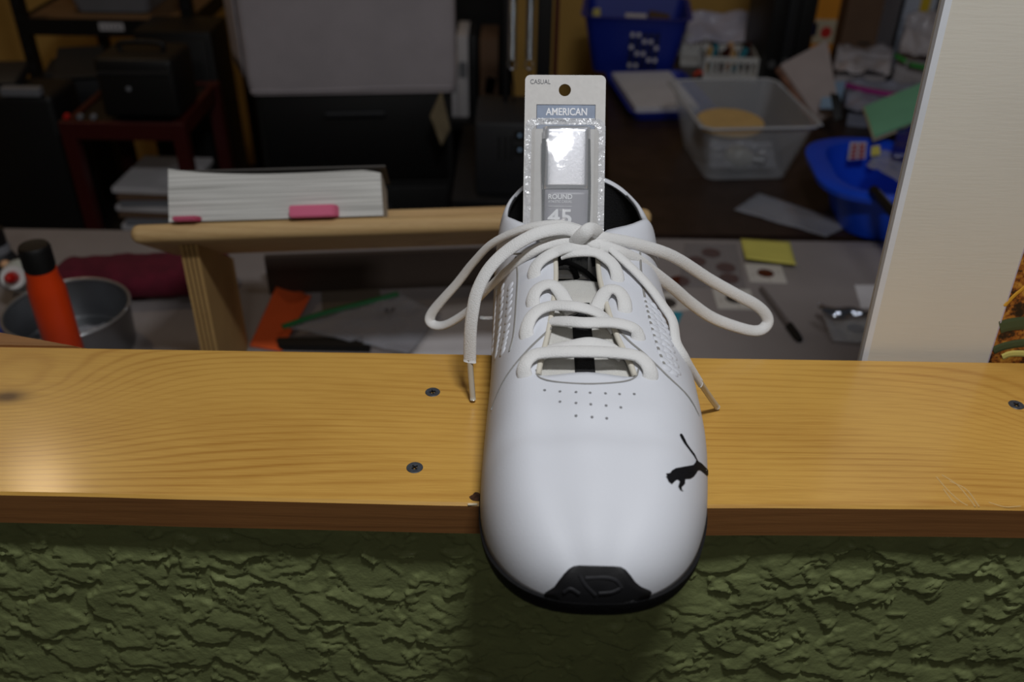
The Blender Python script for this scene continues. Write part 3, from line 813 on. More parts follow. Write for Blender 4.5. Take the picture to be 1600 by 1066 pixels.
# a loop of lace sagging out of the lower end of the wrap
P = [PM @ Vector((a, b, c)) for a, b, c in ((lx0 + 0.006, 0.013, 0.006), (lx0 + 0.013, 0.0125, 0.0085), (lx0 + 0.021, 0.008, 0.0085), (lx0 + 0.024, 0.002, 0.007))]
sweep(bm, P, [PN] * 4, 0.0018, 0.0018, n=24, seg=8)
for pxs in (871, 931):
    P = [PM @ Vector((*pk(pxs + dx, py, 0.0102), 0.0102)) for dx, py in ((1, 366), (0, 385), (0, 402), (2, 416))]
    sweep(bm, P, [PN] * 4, 0.0033, 0.0012, n=20, seg=8)
P = [PM @ Vector((*pk(a, b, 0.0112), 0.0112)) for a, b in ((868, 412), (884, 410), (900, 416), (916, 426), (930, 440), (940, 456))]
sweep(bm, P, [PN] * 6, 0.0016, 0.0012, n=30, seg=8)
obj('black_laces', bm, BLACK_CLOTH, parent=PKG, smooth='all')
def band(py_top, py_bot, name, material, bulge=0.0022, h0=0.0068, px0=847, px1=920):
    x0, y1 = pk(px0, py_top, h0); x1, y0 = pk(px1, py_bot, h0)
    bm = newbm(); P = []
    for k in range(17):
        s = k / 16; x = x0 + (x1 - x0) * s
        z = h0 + bulge * (1 - (2 * s - 1) ** 4) * 0.6
        if k in (0, 16): z = h0 - 0.002
        P.append([PM @ Vector((x, y0 + (y1 - y0) * j / 12, z)) for j in range(13)])
    grid(bm, P); fixn(bm)
    o = obj(name, bm, material, parent=PKG, smooth='all')
    s_ = o.modifiers.new('thickness', 'SOLIDIFY'); s_.thickness = 0.0003; s_.offset = 0
    return o
band(197, 296, 'silver_wrap', SILVER)
bl = band(296, 398, 'grey_label', LABELGREY, px0=847.5, px1=920)
ptext('ROUND', 855.5, 893, 310.5, 303, 0.0084, PRINTWHITE, parent=bl, bold=0.0001)
ptext('ATHLETIC CASUAL', 855.5, 892.5, 316.5, 312.6, 0.0084, PRINTWHITE, parent=bl)
ptext('45', 854.5, 892, 349.5, 327, 0.0084, PRINTWHITE, parent=bl, bold=0.00025)
ptext('A', 883, 889.5, 384.5, 378, 0.0084, PRINTWHITE, parent=bl)
(gx0, gy0), (gx1, _) = pk(856, 322, 0.0084), pk(892, 322, 0.0084)
bm = newbm(); box(bm, ((gx0 + gx1) / 2, gy0, 0.0084), (gx1 - gx0, 0.00025, 0.0001)); xf(bm, bm.verts, PM); obj('printed_rule', bm, PRINTWHITE, parent=bl)
# clear blister: flange round the rim and the raised dome
fx0, fy1 = pk(818.5, 187, 0.0); fx1, _ = pk(944, 187, 0.0)
dx0, dy1 = pk(832, 192, 0.010); dx1, _ = pk(929, 192, 0.010)
bm = newbm(); rings = []
def rr(x0, x1, y1, y0, r, z, n=6):
    o = []
    for (qx, qy, a0) in ((x1 - r, y1 - r, 0), (x0 + r, y1 - r, PI / 2), (x0 + r, y0 + r, PI), (x1 - r, y0 + r, 1.5 * PI)):
        for k in range(n + 1): a = a0 + PI / 2 * k / n; o.append(PM @ Vector((qx + r * math.cos(a), qy + r * math.sin(a), z)))
    return o
mx0, mx1 = fx0 + 0.0042, fx1 - 0.0042
rings = [rr(fx0, fx1, fy1 + 0.0012, bot + 0.001, 0.006, 0.0007), rr(mx0, mx1, fy1 - 0.003, bot + 0.003, 0.006, 0.0010), rr(mx0 + 0.0006, mx1 - 0.0006, fy1 - 0.0036, bot + 0.0034, 0.006, 0.0030), rr(dx0 + 0.0008, dx1 - 0.0008, dy1 - 0.0006, bot + 0.006, 0.005, 0.0096), rr(dx0 + 0.0030, dx1 - 0.0030, dy1 - 0.003, bot + 0.008, 0.004, 0.0106)]
vv = grid(bm, rings[1:], close_v=True); bm.faces.new(vv[-1]); fixn(bm)
obj('clear_blister', bm, BLISTER, parent=PKG, smooth=True)
bm = newbm(); grid(bm, rings[:2], close_v=True); fixn(bm)
obj('blister_flange', bm, mat('flange_painted_sheen', (222, 222, 224), rough=0.15, alpha=0.75, coat=1.0, bump=1.0, bscale=160), parent=PKG, smooth=True)  # pale, mostly opaque colour stands in for reflections on the clear flange

# ================================================================== PICTURE standing behind the ledge, right
PYB = 0.1530
bl_ = aty(1346, 562, PYB); tl_ = aty(1476, 0, PYB); ar_ = aty(1543, 565, PYB); at_ = aty(1600, 387, PYB)
def edge_x(z): return bl_.x + (tl_.x - bl_.x) * (z - bl_.z) / (tl_.z - bl_.z)
def art_x(z): return ar_.x + (at_.x - ar_.x) * (z - ar_.z) / (at_.z - ar_.z)
PIC = root('framed_picture', (0.45, PYB + 0.005, DZ), 'picture with wide cream mount standing upright behind the ledge at the right', 'picture')
def quad_slab(name, xa, xb, z0, z1, y0, y1, material, parent):
    """Upright slab whose sides follow xa(z) and xb(z)."""
    bm = newbm(); P = []
    for z in (z0, z1): P.append([Vector((xa(z), y0, z)), Vector((xb(z), y0, z)), Vector((xb(z), y1, z)), Vector((xa(z), y1, z))])
    v = grid(bm, P, close_v=True); bm.faces.new(list(reversed(v[0]))); bm.faces.new(v[1]); fixn(bm)
    return obj(name, bm, material, parent=parent)
ZT = 0.42
quad_slab('mount_board', lambda z: edge_x(z) + 0.0040, art_x, DZ + 0.0005, ZT, PYB, PYB + 0.004, CREAM, PIC)
quad_slab('mount_board', lambda z: art_x(z) + 0.16, lambda z: art_x(z) + 0.25, DZ + 0.0005, ZT, PYB, PYB + 0.004, CREAM, PIC)
quad_slab('backing', lambda z: edge_x(z) + 0.0010, lambda z: art_x(z) + 0.25, DZ, ZT, PYB + 0.0041, PYB + 0.009, GREYCARD, PIC)
quad_slab('glass_edge', lambda z: edge_x(z), lambda z: edge_x(z) + 0.0040, DZ, ZT, PYB - 0.0008, PYB + 0.0041, mat('pale_grey_edge', (226, 230, 236), rough=0.35), PIC)
# painted scene: autumn undergrowth
def art_mat():
    M = bpy.data.materials.new('autumn_painting'); M.use_nodes = True
    nt = M.node_tree; N = nt.nodes; L = nt.links; b = N['Principled BSDF']; b.inputs['Roughness'].default_value = 0.5
    tc = N.new('ShaderNodeTexCoord')
    n = N.new('ShaderNodeTexNoise'); n.inputs['Scale'].default_value = 95; n.inputs['Detail'].default_value = 6; n.inputs['Roughness'].default_value = 0.7
    L.new(tc.outputs['Object'], n.inputs['Vector'])
    r = N.new('ShaderNodeValToRGB'); e = r.color_ramp.elements
    e[0].position = 0.40; e[0].color = lin((34, 24, 18)); e[1].position = 0.62; e[1].color = lin((206, 150, 60))
    k = e.new(0.5); k.color = lin((150, 84, 30)); k = e.new(0.46); k.color = lin((84, 50, 24))
    L.new(n.outputs['Fac'], r.inputs['Fac']); L.new(r.outputs['Color'], b.inputs['Base Color'])
    return M
art = quad_slab('painting', lambda z: art_x(z) + 0.0006, lambda z: art_x(z) + 0.16, DZ + 0.03, ZT, PYB + 0.0002, PYB + 0.004, art_mat(), PIC)
quad_slab('mount_bevel', lambda z: art_x(z) - 0.0001, lambda z: art_x(z) + 0.0007, DZ + 0.03, ZT, PYB - 0.0002, PYB + 0.0035, mat('lilac_bevel', (196, 186, 200), rough=0.6), PIC)
def stroke(pts, wd, material):
    P = [aty(a, b, PYB) for a, b in pts]
    bm = newbm(); sweep(bm, P, [Vector((0, -1, 0))] * len(P), wd, 0.0004, n=20, seg=6); obj('painted_branch', bm, material, parent=art)
stroke([(1570, 478), (1585, 462), (1605, 445), (1625, 420)], 0.0014, mat('ochre_paint', (214, 160, 52), rough=0.5))
stroke([(1562, 512), (1575, 508), (1600, 505), (1630, 508)], 0.0052, mat('moss_paint', (70, 84, 56), rough=0.5))
stroke([(1552, 548), (1570, 541), (1600, 536), (1630, 538)], 0.0034, MATS['moss_paint'])
stroke([(1566, 558), (1580, 553), (1605, 553), (1630, 556)], 0.0026, mat('pale_yellow_paint', (226, 214, 120), rough=0.5))

# wooden offcut behind the ledge, far left
c = atz(20, 533, -0.004)
bm = newbm(); prism(bm, [(-0.292, 0.1462), (-0.50, 0.2010), (-0.60, 0.2010), (-0.60, 0.1462)], -0.028, -0.0005); bmesh.ops.bevel(bm, geom=list(bm.edges), offset=0.0015, segments=2, affect='EDGES'); fixn(bm)
off = obj('wood_offcut', bm, EDGE, label='tapering brown offcut of wood behind the left end of the ledge', cat='wood offcut')

# ================================================================== WOODEN BOOK SLOPE on the desk (left of centre)
ORG = root('wooden_book_stand', (-0.15, 0.58, DZ), 'sloping wooden book stand on plywood legs standing on the grey desk', 'book stand')
PA = atz(200, 350, -0.052); PB = atz(1020, 324, -0.052)      # top front edge of the sloping plank
ax_ = (PB - PA); ax_.z = 0; plen = ax_.length; ax_.normalize()
back = Vector((-ax_.y, ax_.x, 0))
SL = math.radians(33)
sv = back * math.cos(SL) - Vector((0, 0, 1)) * math.sin(SL)           # runs back and down
nv = ax_.cross(sv).normalized()
if nv.z < 0: nv = -nv
OM = Matrix((ax_, sv, nv)).transposed().to_4x4(); OM.translation = PA
def otrans(bm): xf(bm, bm.verts, OM); return bm
bm = newbm(); tk = 0.0190; depth = 0.155
prof = []
def plank_ring(s):
    k = s
    return k
poly = rrect(plen, depth, 0.022, 6)
box(bm, (plen / 2, depth / 2, -tk / 2), (plen, depth, tk), bev=0.0088, seg=5)
obj('sloping_plank', fixn(otrans(bm)), PLAIN_WOOD, parent=ORG, smooth=True)
bm = newbm(); box(bm, (plen / 2, depth - 0.012, 0.012), (plen * 0.96, 0.018, 0.024), bev=0.002)
obj('back_rail', otrans(bm), PLAIN_WOOD, parent=ORG)
for s_, nm in ((0.040, 'leg_panel'), (0.430, 'leg_panel')):
    # plywood side panel standing on the desk, its top cut to the slope
    o_ = PA + ax_ * s_ + back * 0.016
    bm = newbm(); top0 = PA.z - tk - 0.010; dd = 0.150
    pts = [(0, DZ), (dd, DZ), (dd, top0 - dd * math.tan(SL) - 0.004), (0, top0 - 0.004)]
    rws = []
    for k in (0, 0.018): rws.append([o_ + ax_ * k + back * a + Vector((0, 0, z - o_.z)) for a, z in pts])
    v = grid(bm, rws, close_v=True); bm.faces.new(v[0]); bm.faces.new(list(reversed(v[1]))); fixn(bm)
    obj(nm, bm, PLYEND, parent=ORG)
    # ply layers on the front edge
    for k in (0.0045, 0.0092, 0.0138):
        bm = newbm(); cc = o_ + ax_ * k - back * 0.0002; box(bm, (cc.x, cc.y, (DZ + top0 - 0.004) / 2), (0.0014, 0.0012, top0 - 0.004 - DZ), rot=(0, 0, math.atan2(ax_.y, ax_.x)))
        obj('ply_layer', bm, mat('dark_ply_line', (112, 84, 50), rough=0.8), parent=ORG)
bm = newbm(); cc = PA + ax_ * 0.25 + back * 0.300; ZBK = -0.252
box(bm, (cc.x, cc.y, (DZ + ZBK) / 2), (0.36, 0.010, ZBK - DZ), rot=(0, 0, math.atan2(ax_.y, ax_.x)))
obj('back_panel', bm, mat('dark_hardboard', (58, 46, 38), rough=0.8), parent=ORG)
pn = aty(752, 497, 0.46)
bm = newbm(); tube(bm, [pn, pn + Vector((0.010, 0, 0)), pn + Vector((0.022, 0, 0))], 0.0011, n=4, seg=8); lathe(bm, [(0, -0.0006), (0.0026, -0.0006), (0.0026, 0.0006), (0, 0.0006)], Matrix.Translation(pn) @ Matrix.Rotation(PI / 2, 4, 'Y'), 12)
obj('pin', bm, CHROME, parent=ORG, smooth=True)

# thick book with white page edges on the slope
PAGES = ripstripe('white_page_edges', (222, 220, 214), (170, 168, 162), (6, 6, 900))
(b0, b1) = (0.038, 0.038 + 0.212)
BK = root('thick_book', OM @ Vector(((b0 + b1) / 2, 0.02, 0)), 'thick white book lying on the sloping wooden stand, page edges facing out', 'book')
bm = newbm(); P = []
for i in range(25):
    u = i / 24; x = b0 + (b1 - b0) * u; r_ = []
    hh = 0.0475 + 0.006 * (1 - u) ** 6 - 0.002 * math.sin(u * PI) - 0.004 * max(0, (u - 0.93) / 0.07)
    for j in range(11):
        t = j / 10; r_.append(OM @ Vector((x + 0.003 * t * (1 if u < 0.5 else -1) * 0.4, 0.004 + 0.0018 * math.sin(t * 9) * 0.3 + 0.002 * t, 0.001 + hh * t)))
    for j in range(5): t = j / 4; r_.append(OM @ Vector((x, 0.010 + 0.12 * t, 0.001 + hh)))
    for j in range(3): t = j / 2; r_.append(OM @ Vector((x, 0.13, 0.001 + hh * (1 - t))))
    P.append(r_)
v = grid(bm, P, close_v=True); bm.faces.new(v[0]); bm.faces.new(list(reversed(v[-1]))); fixn(bm)
obj('page_block', bm, PAGES, parent=BK, smooth=True)
bm = newbm(); box(bm, ((b0 + b1) / 2 + 0.008, 0.075, 0.0535), ((b1 - b0) * 0.96, 0.115, 0.002), bev=0.0005)
obj('cover', otrans(bm), mat('dark_grey_cover', (70, 66, 62), rough=0.7), parent=BK)
def eraser(px0, px1, py, dy, h, material, lab, skew=0.005):
    a, b = atz(px0, py, PA.z), atz(px1, py, PA.z)
    i = OM.inverted(); la, lb = i @ a, i @ b
    wd = (lb.x - la.x); bm = newbm(); y0 = -0.0005
    prism(bm, [(la.x, y0 - 0.006), (lb.x - skew, y0 - 0.006), (lb.x, y0 + 0.004), (la.x + skew, y0 + 0.004)], 0.0005, h)
    bmesh.ops.bevel(bm, geom=list(bm.edges), offset=0.0012, segments=2, affect='EDGES')
    obj('eraser', fixn(otrans(bm)), material, label=lab, cat='eraser', smooth=True)
eraser(454, 531, 336, 0, 0.0125, PINK, 'bright pink eraser lying in front of the thick white book')
eraser(272, 316, 345, 0, 0.0055, PINKD, 'small flat dark pink eraser at the left end of the wooden book stand')

# ================================================================== LEFT END OF THE DESK
# orange bottle with a black cap
ob = atz(74, 452, -0.20); ob = Vector((aty(57, 400, 0.50).x, 0.50, DZ))
BT = root('orange_bottle', ob, 'slim orange bottle with a black screw cap standing in front of the metal tin', 'bottle')
cap_top = aty(57, 383, 0.50).z; cap_bot = aty(57, 418, 0.50).z
bm = newbm(); lathe(bm, [(0.0, DZ), (0.0185, DZ), (0.0200, DZ + 0.003), (0.0200, cap_bot - 0.030), (0.0192, cap_bot - 0.022), (0.0170, cap_bot - 0.012), (0.0165, cap_bot - 0.002), (0.0, cap_bot - 0.002)], Matrix.Translation((ob.x, ob.y, 0)), 32)
obj('bottle_body', bm, ORANGE, parent=BT, smooth=True)
bm = newbm(); lathe(bm, [(0.0155, cap_bot - 0.003), (0.0160, cap_bot), (0.0160, cap_top - 0.002), (0.0148, cap_top), (0.0120, cap_top - 0.0006), (0.0, cap_top - 0.0006)], Matrix.Translation((ob.x, ob.y, 0)), 32)
obj('cap', bm, BLACK_PLASTIC, parent=BT, smooth=True)
bm = newbm()
for k in range(28):
    a = 2 * PI * k / 28; box(bm, (ob.x + 0.0161 * math.cos(a), ob.y + 0.0161 * math.sin(a), (cap_top + cap_bot) / 2 - 0.001), (0.0010, 0.0012, (cap_top - cap_bot) * 0.8), rot=(0, 0, a))
obj('cap_grip', bm, BLACK_PLASTIC, parent=BT)
# aluminium tin
tc_ = atz(104, 482, -0.252); tr_ = 0.0755
TN = root('metal_tin', (tc_.x, tc_.y, DZ), 'round aluminium tin with a rolled rim on the left of the desk', 'tin')
bm = newbm(); zt = -0.252
lathe(bm, [(0.0, DZ + 0.0005), (tr_ * 0.93, DZ + 0.0005), (tr_ * 0.95, DZ + 0.003), (tr_ * 0.975, zt - 0.002), (tr_ * 0.955, zt - 0.002), (tr_ * 0.93, DZ + 0.005), (tr_ * 0.90, DZ + 0.003), (0.0, DZ + 0.003)], Matrix.Translation((tc_.x, tc_.y, 0)), 64)
obj('tin_body', bm, ALU, parent=TN, smooth=True)
bm = newbm(); P = [Vector((tc_.x + tr_ * 0.985 * math.cos(a), tc_.y + tr_ * 0.985 * math.sin(a), zt)) for a in np.linspace(0, 2 * PI, 49)]
sweep(bm, P, [Vector((0, 0, 1))] * 49, 0.0020, 0.0020, n=96, seg=8); obj('rolled_or_highlight_rim', bm, mat('bright_aluminium', (186, 188, 190), rough=0.3, metal=0.8), parent=TN, smooth='all')
o = sheet([(tc_.x - 0.02, tc_.y - 0.05, DZ + 0.004), (tc_.x + 0.052, tc_.y - 0.028, DZ + 0.004), (tc_.x + 0.045, tc_.y + 0.035, DZ + 0.004), (tc_.x - 0.03, tc_.y + 0.03, DZ + 0.004)], 18, 16, 0.007, 60, 0.0006, 4)
obj('plastic_wrap', o, CLEARB, smooth='all', label='crumpled clear plastic wrap lying inside the aluminium tin', cat='plastic wrap')
# glue bottle lying with its red nozzle towards the viewer
gp = atz(21, 434, -0.250)
GB = root('glue_bottle', (gp.x, gp.y + 0.05, DZ), 'white glue bottle lying down with its red nozzle facing the viewer', 'bottle')
GM = Matrix.Translation(gp) @ Vector((0.22, -0.86, 0.42)).to_track_quat('Z', 'Y').to_matrix().to_4x4()
bm = newbm(); lathe(bm, [(0.0, -0.075), (0.019, -0.075), (0.023, -0.070), (0.023, -0.035), (0.020, -0.020), (0.013, -0.010), (0.013, -0.004), (0, -0.004)], GM, 28); obj('bottle_body', bm, mat('translucent_white_bottle', (206, 212, 204), rough=0.4), parent=GB, smooth=True)
bm = newbm(); lathe(bm, [(0.0, -0.006), (0.0160, -0.006), (0.0165, 0.002), (0.0145, 0.005), (0.0080, 0.004), (0.0, 0.004)], GM, 28); obj('cap', bm, WPLASTIC, parent=GB, smooth=True)
bm = newbm(); lathe(bm, [(0.0088, 0.003), (0.0085, 0.008), (0.0055, 0.022), (0.003, 0.026), (0.0, 0.027)], GM, 20); obj('nozzle', bm, mat('red_nozzle', (186, 22, 14), rough=0.4), parent=GB, smooth=True)
# dark bottle at the very edge
db = Vector((aty(4, 400, 0.79).x - 0.004, 0.79, DZ))
DB = root('dark_bottle', db, 'small dark bottle with a grey shoulder at the far left edge of the desk', 'bottle')
zc = aty(4, 358, 0.79).z
bm = newbm(); lathe(bm, [(0, DZ), (0.024, DZ), (0.026, DZ + 0.004), (0.026, zc - 0.055), (0.016, zc - 0.036), (0.013, zc - 0.030), (0, zc - 0.030)], Matrix.Translation((db.x, db.y, 0)), 24); obj('bottle_body', bm, CHARCOAL, parent=DB, smooth=True)
bm = newbm(); lathe(bm, [(0.0165, zc - 0.036), (0.017, zc - 0.030), (0.0165, zc - 0.024), (0, zc - 0.024)], Matrix.Translation((db.x, db.y, 0)), 24); obj('neck_ring', bm, GREYBIN, parent=DB, smooth=True)
bm = newbm(); lathe(bm, [(0.0150, zc - 0.025), (0.0150, zc - 0.001), (0.013, zc), (0, zc)], Matrix.Translation((db.x, db.y, 0)), 24); obj('cap', bm, BLACK_PLASTIC, parent=DB, smooth=True)
# small peach bead stopper behind the glue bottle
pb = atz(8, 413, -0.272)
bm = newbm(); bmesh.ops.create_uvsphere(bm, u_segments=16, v_segments=10, radius=0.0065); xf(bm, bm.verts, Matrix.Translation((pb.x, pb.y, -0.272)) @ Matrix.Diagonal((1, 1, 0.85, 1)))
bd = root('cork_stopper', (pb.x, pb.y, DZ), 'tiny peach coloured knob on a thin stand behind the glue bottle', 'stopper')
obj('knob', bm, mat('peach_knob', (226, 176, 132), rough=0.5), parent=bd, smooth='all')
bm = newbm(); lathe(bm, [(0, DZ), (0.007, DZ), (0.007, DZ + 0.002), (0.0022, DZ + 0.003), (0.0022, -0.274), (0, -0.274)], Matrix.Translation((pb.x, pb.y, 0)), 14); obj('stem', bm, CHARCOAL, parent=bd, smooth=True)
# blue wrapper
q = [atz(a, b, DZ + 0.001) for a, b in ((-25, 527), (36, 526), (30, 503), (-20, 500))]
obj('blue_wrapper', sheet(q, 12, 8, 0.003, 60, 0.0006, 2), mat('glossy_blue_wrapper', (28, 64, 150), rough=0.3), smooth='all', label='crumpled glossy blue wrapper at the left edge under the tin', cat='wrapper')
# maroon towel, folded roll
ta, tb_ = atz(70, 452, -0.285), atz(345, 440, -0.285)
bm = newbm(); P = []; n_ = 60
for i in range(n_ + 1):
    u = i / n_; c_ = ta.lerp(tb_, u); c_.z = DZ; ring = []
    rr_ = (1 - abs(2 * u - 1) ** 14) ** 0.5 if 0 < u < 1 else 0.0
    for j in range(22):
        a = 2 * PI * j / 22; ca, sa = math.cos(a), math.sin(a)
        y_ = 0.044 * math.copysign(abs(ca) ** 0.7, ca) * (0.55 + 0.45 * rr_); z_ = 0.0225 + 0.0215 * math.copysign(abs(sa) ** 0.75, sa) * (0.4 + 0.6 * rr_)
        p = Vector((c_.x, c_.y + 0.030 + y_, DZ + z_ + 0.001)); k_ = mnoise.noise(p * 38) * 0.0026 + mnoise.noise(p * 110) * 0.0012
        if sa > -0.3: p.z += k_
        p.y += k_ * ca
        ring.append(p)
    P.append(ring)
v = grid(bm, P, close_v=True); bm.faces.new(v[0]); bm.faces.new(list(reversed(v[-1]))); fixn(bm)
obj('folded_towel', bm, MAROON, smooth='all', label='dark maroon terry towel folded into a thick strip behind the tin', cat='towel')
# little clear dome at the foot of the plywood leg
dc = atz(332, 543, DZ + 0.03)
bm = newbm(); lathe(bm, [(0.016, DZ + 0.0005), (0.0165, DZ + 0.025), (0.014, DZ + 0.037), (0.008, DZ + 0.041), (0, DZ + 0.042)], Matrix.Translation((dc.x, dc.y - 0.01, 0)), 24)
obj('clear_capsule', bm, CLEAR, smooth=True, label='small clear plastic capsule at the foot of the plywood leg', cat='capsule')

# ================================================================== UNDER THE BOOK STAND
q = [atz(390, 543, DZ), atz(440, 551, DZ), atz(488, 474, DZ), atz(446, 434, DZ)]
obj('orange_envelope', sheet(q, 12, 12, 0.0015, 12, 0.0008, 3, curl=lambda u, v: 0.012 * (2 * u - 1) ** 2 * v), ORANGE_PAPER, smooth='all', label='orange paper envelope lying curled under the wooden book stand', cat='envelope')
q = [atz(436, 549, DZ), atz(580, 552, DZ), atz(578, 532, DZ), atz(432, 534, DZ)]
bm = newbm(); P = [[Vector((p.x, p.y, z)) for p in q] for z in (DZ, DZ + 0.008)]
v = grid(bm, P, close_v=True); bm.faces.new(v[0]); bm.faces.new(list(reversed(v[1]))); fixn(bm); bmesh.ops.bevel(bm, geom=list(bm.edges), offset=0.002, segments=2, affect='EDGES')
obj('black_wallet', bm, BLACK_PLASTIC, label='flat black case lying just behind the ledge under the zip bag', cat='case', smooth=True)
ZB = root('zip_bag', atz(570, 510, DZ), 'clear zip bag with a green seal lying under the wooden book stand', 'plastic bag')
zq = [atz(446, 514, DZ + 0.010), atz(640, 556, DZ + 0.002), atz(690, 492, DZ + 0.004), atz(622, 460, DZ + 0.010)]
obj('film', sheet(zq, 20, 18, 0.003, 40, 0.0005, 6), CLEARB, parent=ZB, smooth='all')
za, zb_ = atz(441, 511, DZ + 0.015), atz(622, 457, DZ + 0.016)
bm = newbm(); sweep(bm, [za.lerp(zb_, t) + Vector((0, 0, 0.002 * math.sin(t * 5))) for t in np.linspace(0, 1, 8)], [Vector((0, -0.5, 1))] * 8, 0.0042, 0.0012, n=30, seg=8); obj('green_seal', bm, ZIPGREEN, parent=ZB, smooth='all')
tm = atz(600, 489, DZ + 0.016)
bm = text_bm('S7', Matrix.Translation(tm) @ Matrix.Rotation(0.12, 4, 'Z'), 0.016, 0.0002); obj('lettering', bm, BLACK_PRINT, parent=ZB)
q = [atz(640, 560, DZ), atz(800, 556, DZ), atz(790, 470, DZ), atz(690, 478, DZ)]
obj('white_paper', sheet(q, 10, 8, 0.0006, 10, 0.0005, 7), WPAPER, smooth='all', label='sheet of white paper beside the zip bag, left of the shoe', cat='paper')
q = [atz(505, 500, DZ), atz(600, 500, DZ), atz(590, 428, DZ), atz(500, 430, DZ)]
obj('brown_card', sheet(q, 8, 8, 0.0004, 10, 0.0006, 9), mat('grey_brown_card', (104, 92, 78), rough=0.8), label='grey brown card lying deep under the wooden book stand', cat='card')

# ================================================================== RIGHT PART OF THE DESK: COINS, NOTE, PEN
def holder(px, py, wpx, ang, material, lab, dia=0.021, lift=0.0, coin_lab=None):
    c_ = atz(px, py, DZ + lift); s_ = wpx * mpp(c_)
    H = root('coin_holder', (c_.x, c_.y, DZ + lift), lab, 'coin holder', 'square card coin holders on the grey desk')
    Rm = Matrix.Translation(c_) @ Matrix.Rotation(ang, 4, 'Z')
    bm = newbm(); hole = [(dia * 0.60 * math.cos(2 * PI * k / 24), dia * 0.60 * math.sin(2 * PI * k / 24)) for k in range(24)]
    o_ = [(-s_ / 2, -s_ / 2), (s_ / 2, -s_ / 2), (s_ / 2, s_ / 2), (-s_ / 2, s_ / 2)]
    pv = [Vector((a, b, 0)) for a, b in o_]; hv = [Vector((a, b, 0)) for a, b in reversed(hole)]
    tr = tessellate_polygon([pv, hv]); al = pv + hv; VV = []
    for z in (0.0012, 0.0):
        V_ = [bm.verts.new(Rm @ Vector((p.x, p.y, z))) for p in al]; VV.append(V_)
        for t in tr: bm.faces.new([V_[i] for i in t])
    for a0, n2 in ((0, 4), (4, 24)):
        for k in range(n2): i, j = a0 + k, a0 + (k + 1) % n2; bm.faces.new([VV[0][i], VV[1][i], VV[1][j], VV[0][j]])
    obj('card', fixn(bm), HOLDER, parent=H)
    bm = newbm(); lathe(bm, [(0, 0.0003), (dia * 0.58, 0.0003), (dia * 0.58, 0.0014), (dia * 0.53, 0.0016), (dia * 0.52, 0.0013), (dia * 0.25, 0.0015), (0, 0.0016)], Rm, 28); obj('coin', bm, material, parent=H, smooth=True)
    bm = newbm()
    for sx_, sy_ in ((0.36, 0.1), (-0.36, -0.12), (0.05, -0.4)): box(bm, (sx_ * s_, sy_ * s_, 0.0014), (0.0007, 0.008, 0.0005))
    xf(bm, bm.verts, Rm); obj('staples', bm, CHROME, parent=H)
holder(1196, 428, 57, -0.06, COPPER, 'white card coin holder with a brown coin half under the yellow note')
holder(1147, 468, 60, -0.02, DCOIN, 'white card coin holder with a dark coin seen through the right lace loop')
holder(1041, 474, 56, 0.35, DCOIN, 'white card coin holder with a shiny grey coin beside the shoe collar', dia=0.024)
holder(1338, 515, 52, 0.20, DCOIN, 'white card coin holder with a dark coin next to the cream picture mount')
# loose copper coins in a clear sleeve
q = [atz(1060, 450, DZ), atz(1165, 452, DZ), atz(1150, 384, DZ), atz(1070, 382, DZ)]
obj('coin_sleeve', sheet(q, 10, 10, 0.0003, 20, 0.0003, 3, lift=0.0022), mat('grey_clear_sleeve', (150, 146, 150), rough=0.2, alpha=0.14), smooth='all', label='clear plastic sleeve spread over the copper coins', cat='plastic sleeve')
for (px, py), lab in (((1111, 396), 'copper coin furthest back, left of the yellow note'), ((1134, 419), 'copper coin just left of the brown coin holder'), ((1139, 436), 'copper coin peeping over the lace loop, nearest the viewer'), ((1088, 409), 'copper coin partly hidden by the upper strand of the right lace loop'), ((1062, 440), 'copper coin between the two strands of the right lace loop')):
    c_ = atz(px, py, DZ); bm = newbm(); lathe(bm, [(0, 0), (0.0140, 0), (0.0146, 0.0004), (0.0146, 0.0014), (0.0136, 0.0018), (0.0130, 0.0014), (0.006, 0.0017), (0, 0.0018)], Matrix.Translation(c_), 28)
    obj('copper_coin', bm, COPPER, smooth=True, label=lab, cat='coin', group='copper coins loose on the grey desk')
q = [atz(a, b, DZ + 0.0015) for a, b in ((1164, 410), (1243, 420), (1234, 379), (1157, 374))]
obj('sticky_note', sheet(q, 10, 10, 0.0002, 15, 0.0012, 2, curl=lambda u, v: 0.006 * (1 - v) ** 2), YELLOW, smooth='all', label='square yellow sticky note with its near edge curling up', cat='note')
pa, pb_ = atz(1189, 450, DZ + 0.004), atz(1251, 533, DZ + 0.004)
PEN = root('ballpoint_pen', (pa.lerp(pb_, 0.5).x, pa.lerp(pb_, 0.5).y, DZ), 'grey barrelled ballpoint pen with a black cap lying on the desk', 'pen')
L_ = (pb_ - pa).length; PMx = Matrix.Translation(pa) @ (pb_ - pa).to_track_quat('Z', 'Y').to_matrix().to_4x4()
bm = newbm(); lathe(bm, [(0, 0), (0.0030, 0.0005), (0.0040, 0.004), (0.0040, L_ * 0.74), (0, L_ * 0.74)], PMx, 14); obj('barrel', bm, mat('grey_pen_barrel', (112, 104, 102), rough=0.3), parent=PEN, smooth=True)
bm = newbm(); lathe(bm, [(0.0044, L_ * 0.73), (0.0056, L_ * 0.735), (0.0054, L_ * 0.93), (0.0040, L_ * 0.985), (0, L_)], PMx, 14); obj('cap', bm, BLACK_PLASTIC, parent=PEN, smooth=True)
bm = newbm(); box(bm, (0, 0.0062, L_ * 0.84), (0.0026, 0.0012, L_ * 0.20), bev=0.0004); xf(bm, bm.verts, PMx); obj('clip', bm, BLACK_PLASTIC, parent=PEN)
q = [atz(a, b, DZ) for a, b in ((1040, 515), (1056, 516), (1067, 489), (1038, 486))]
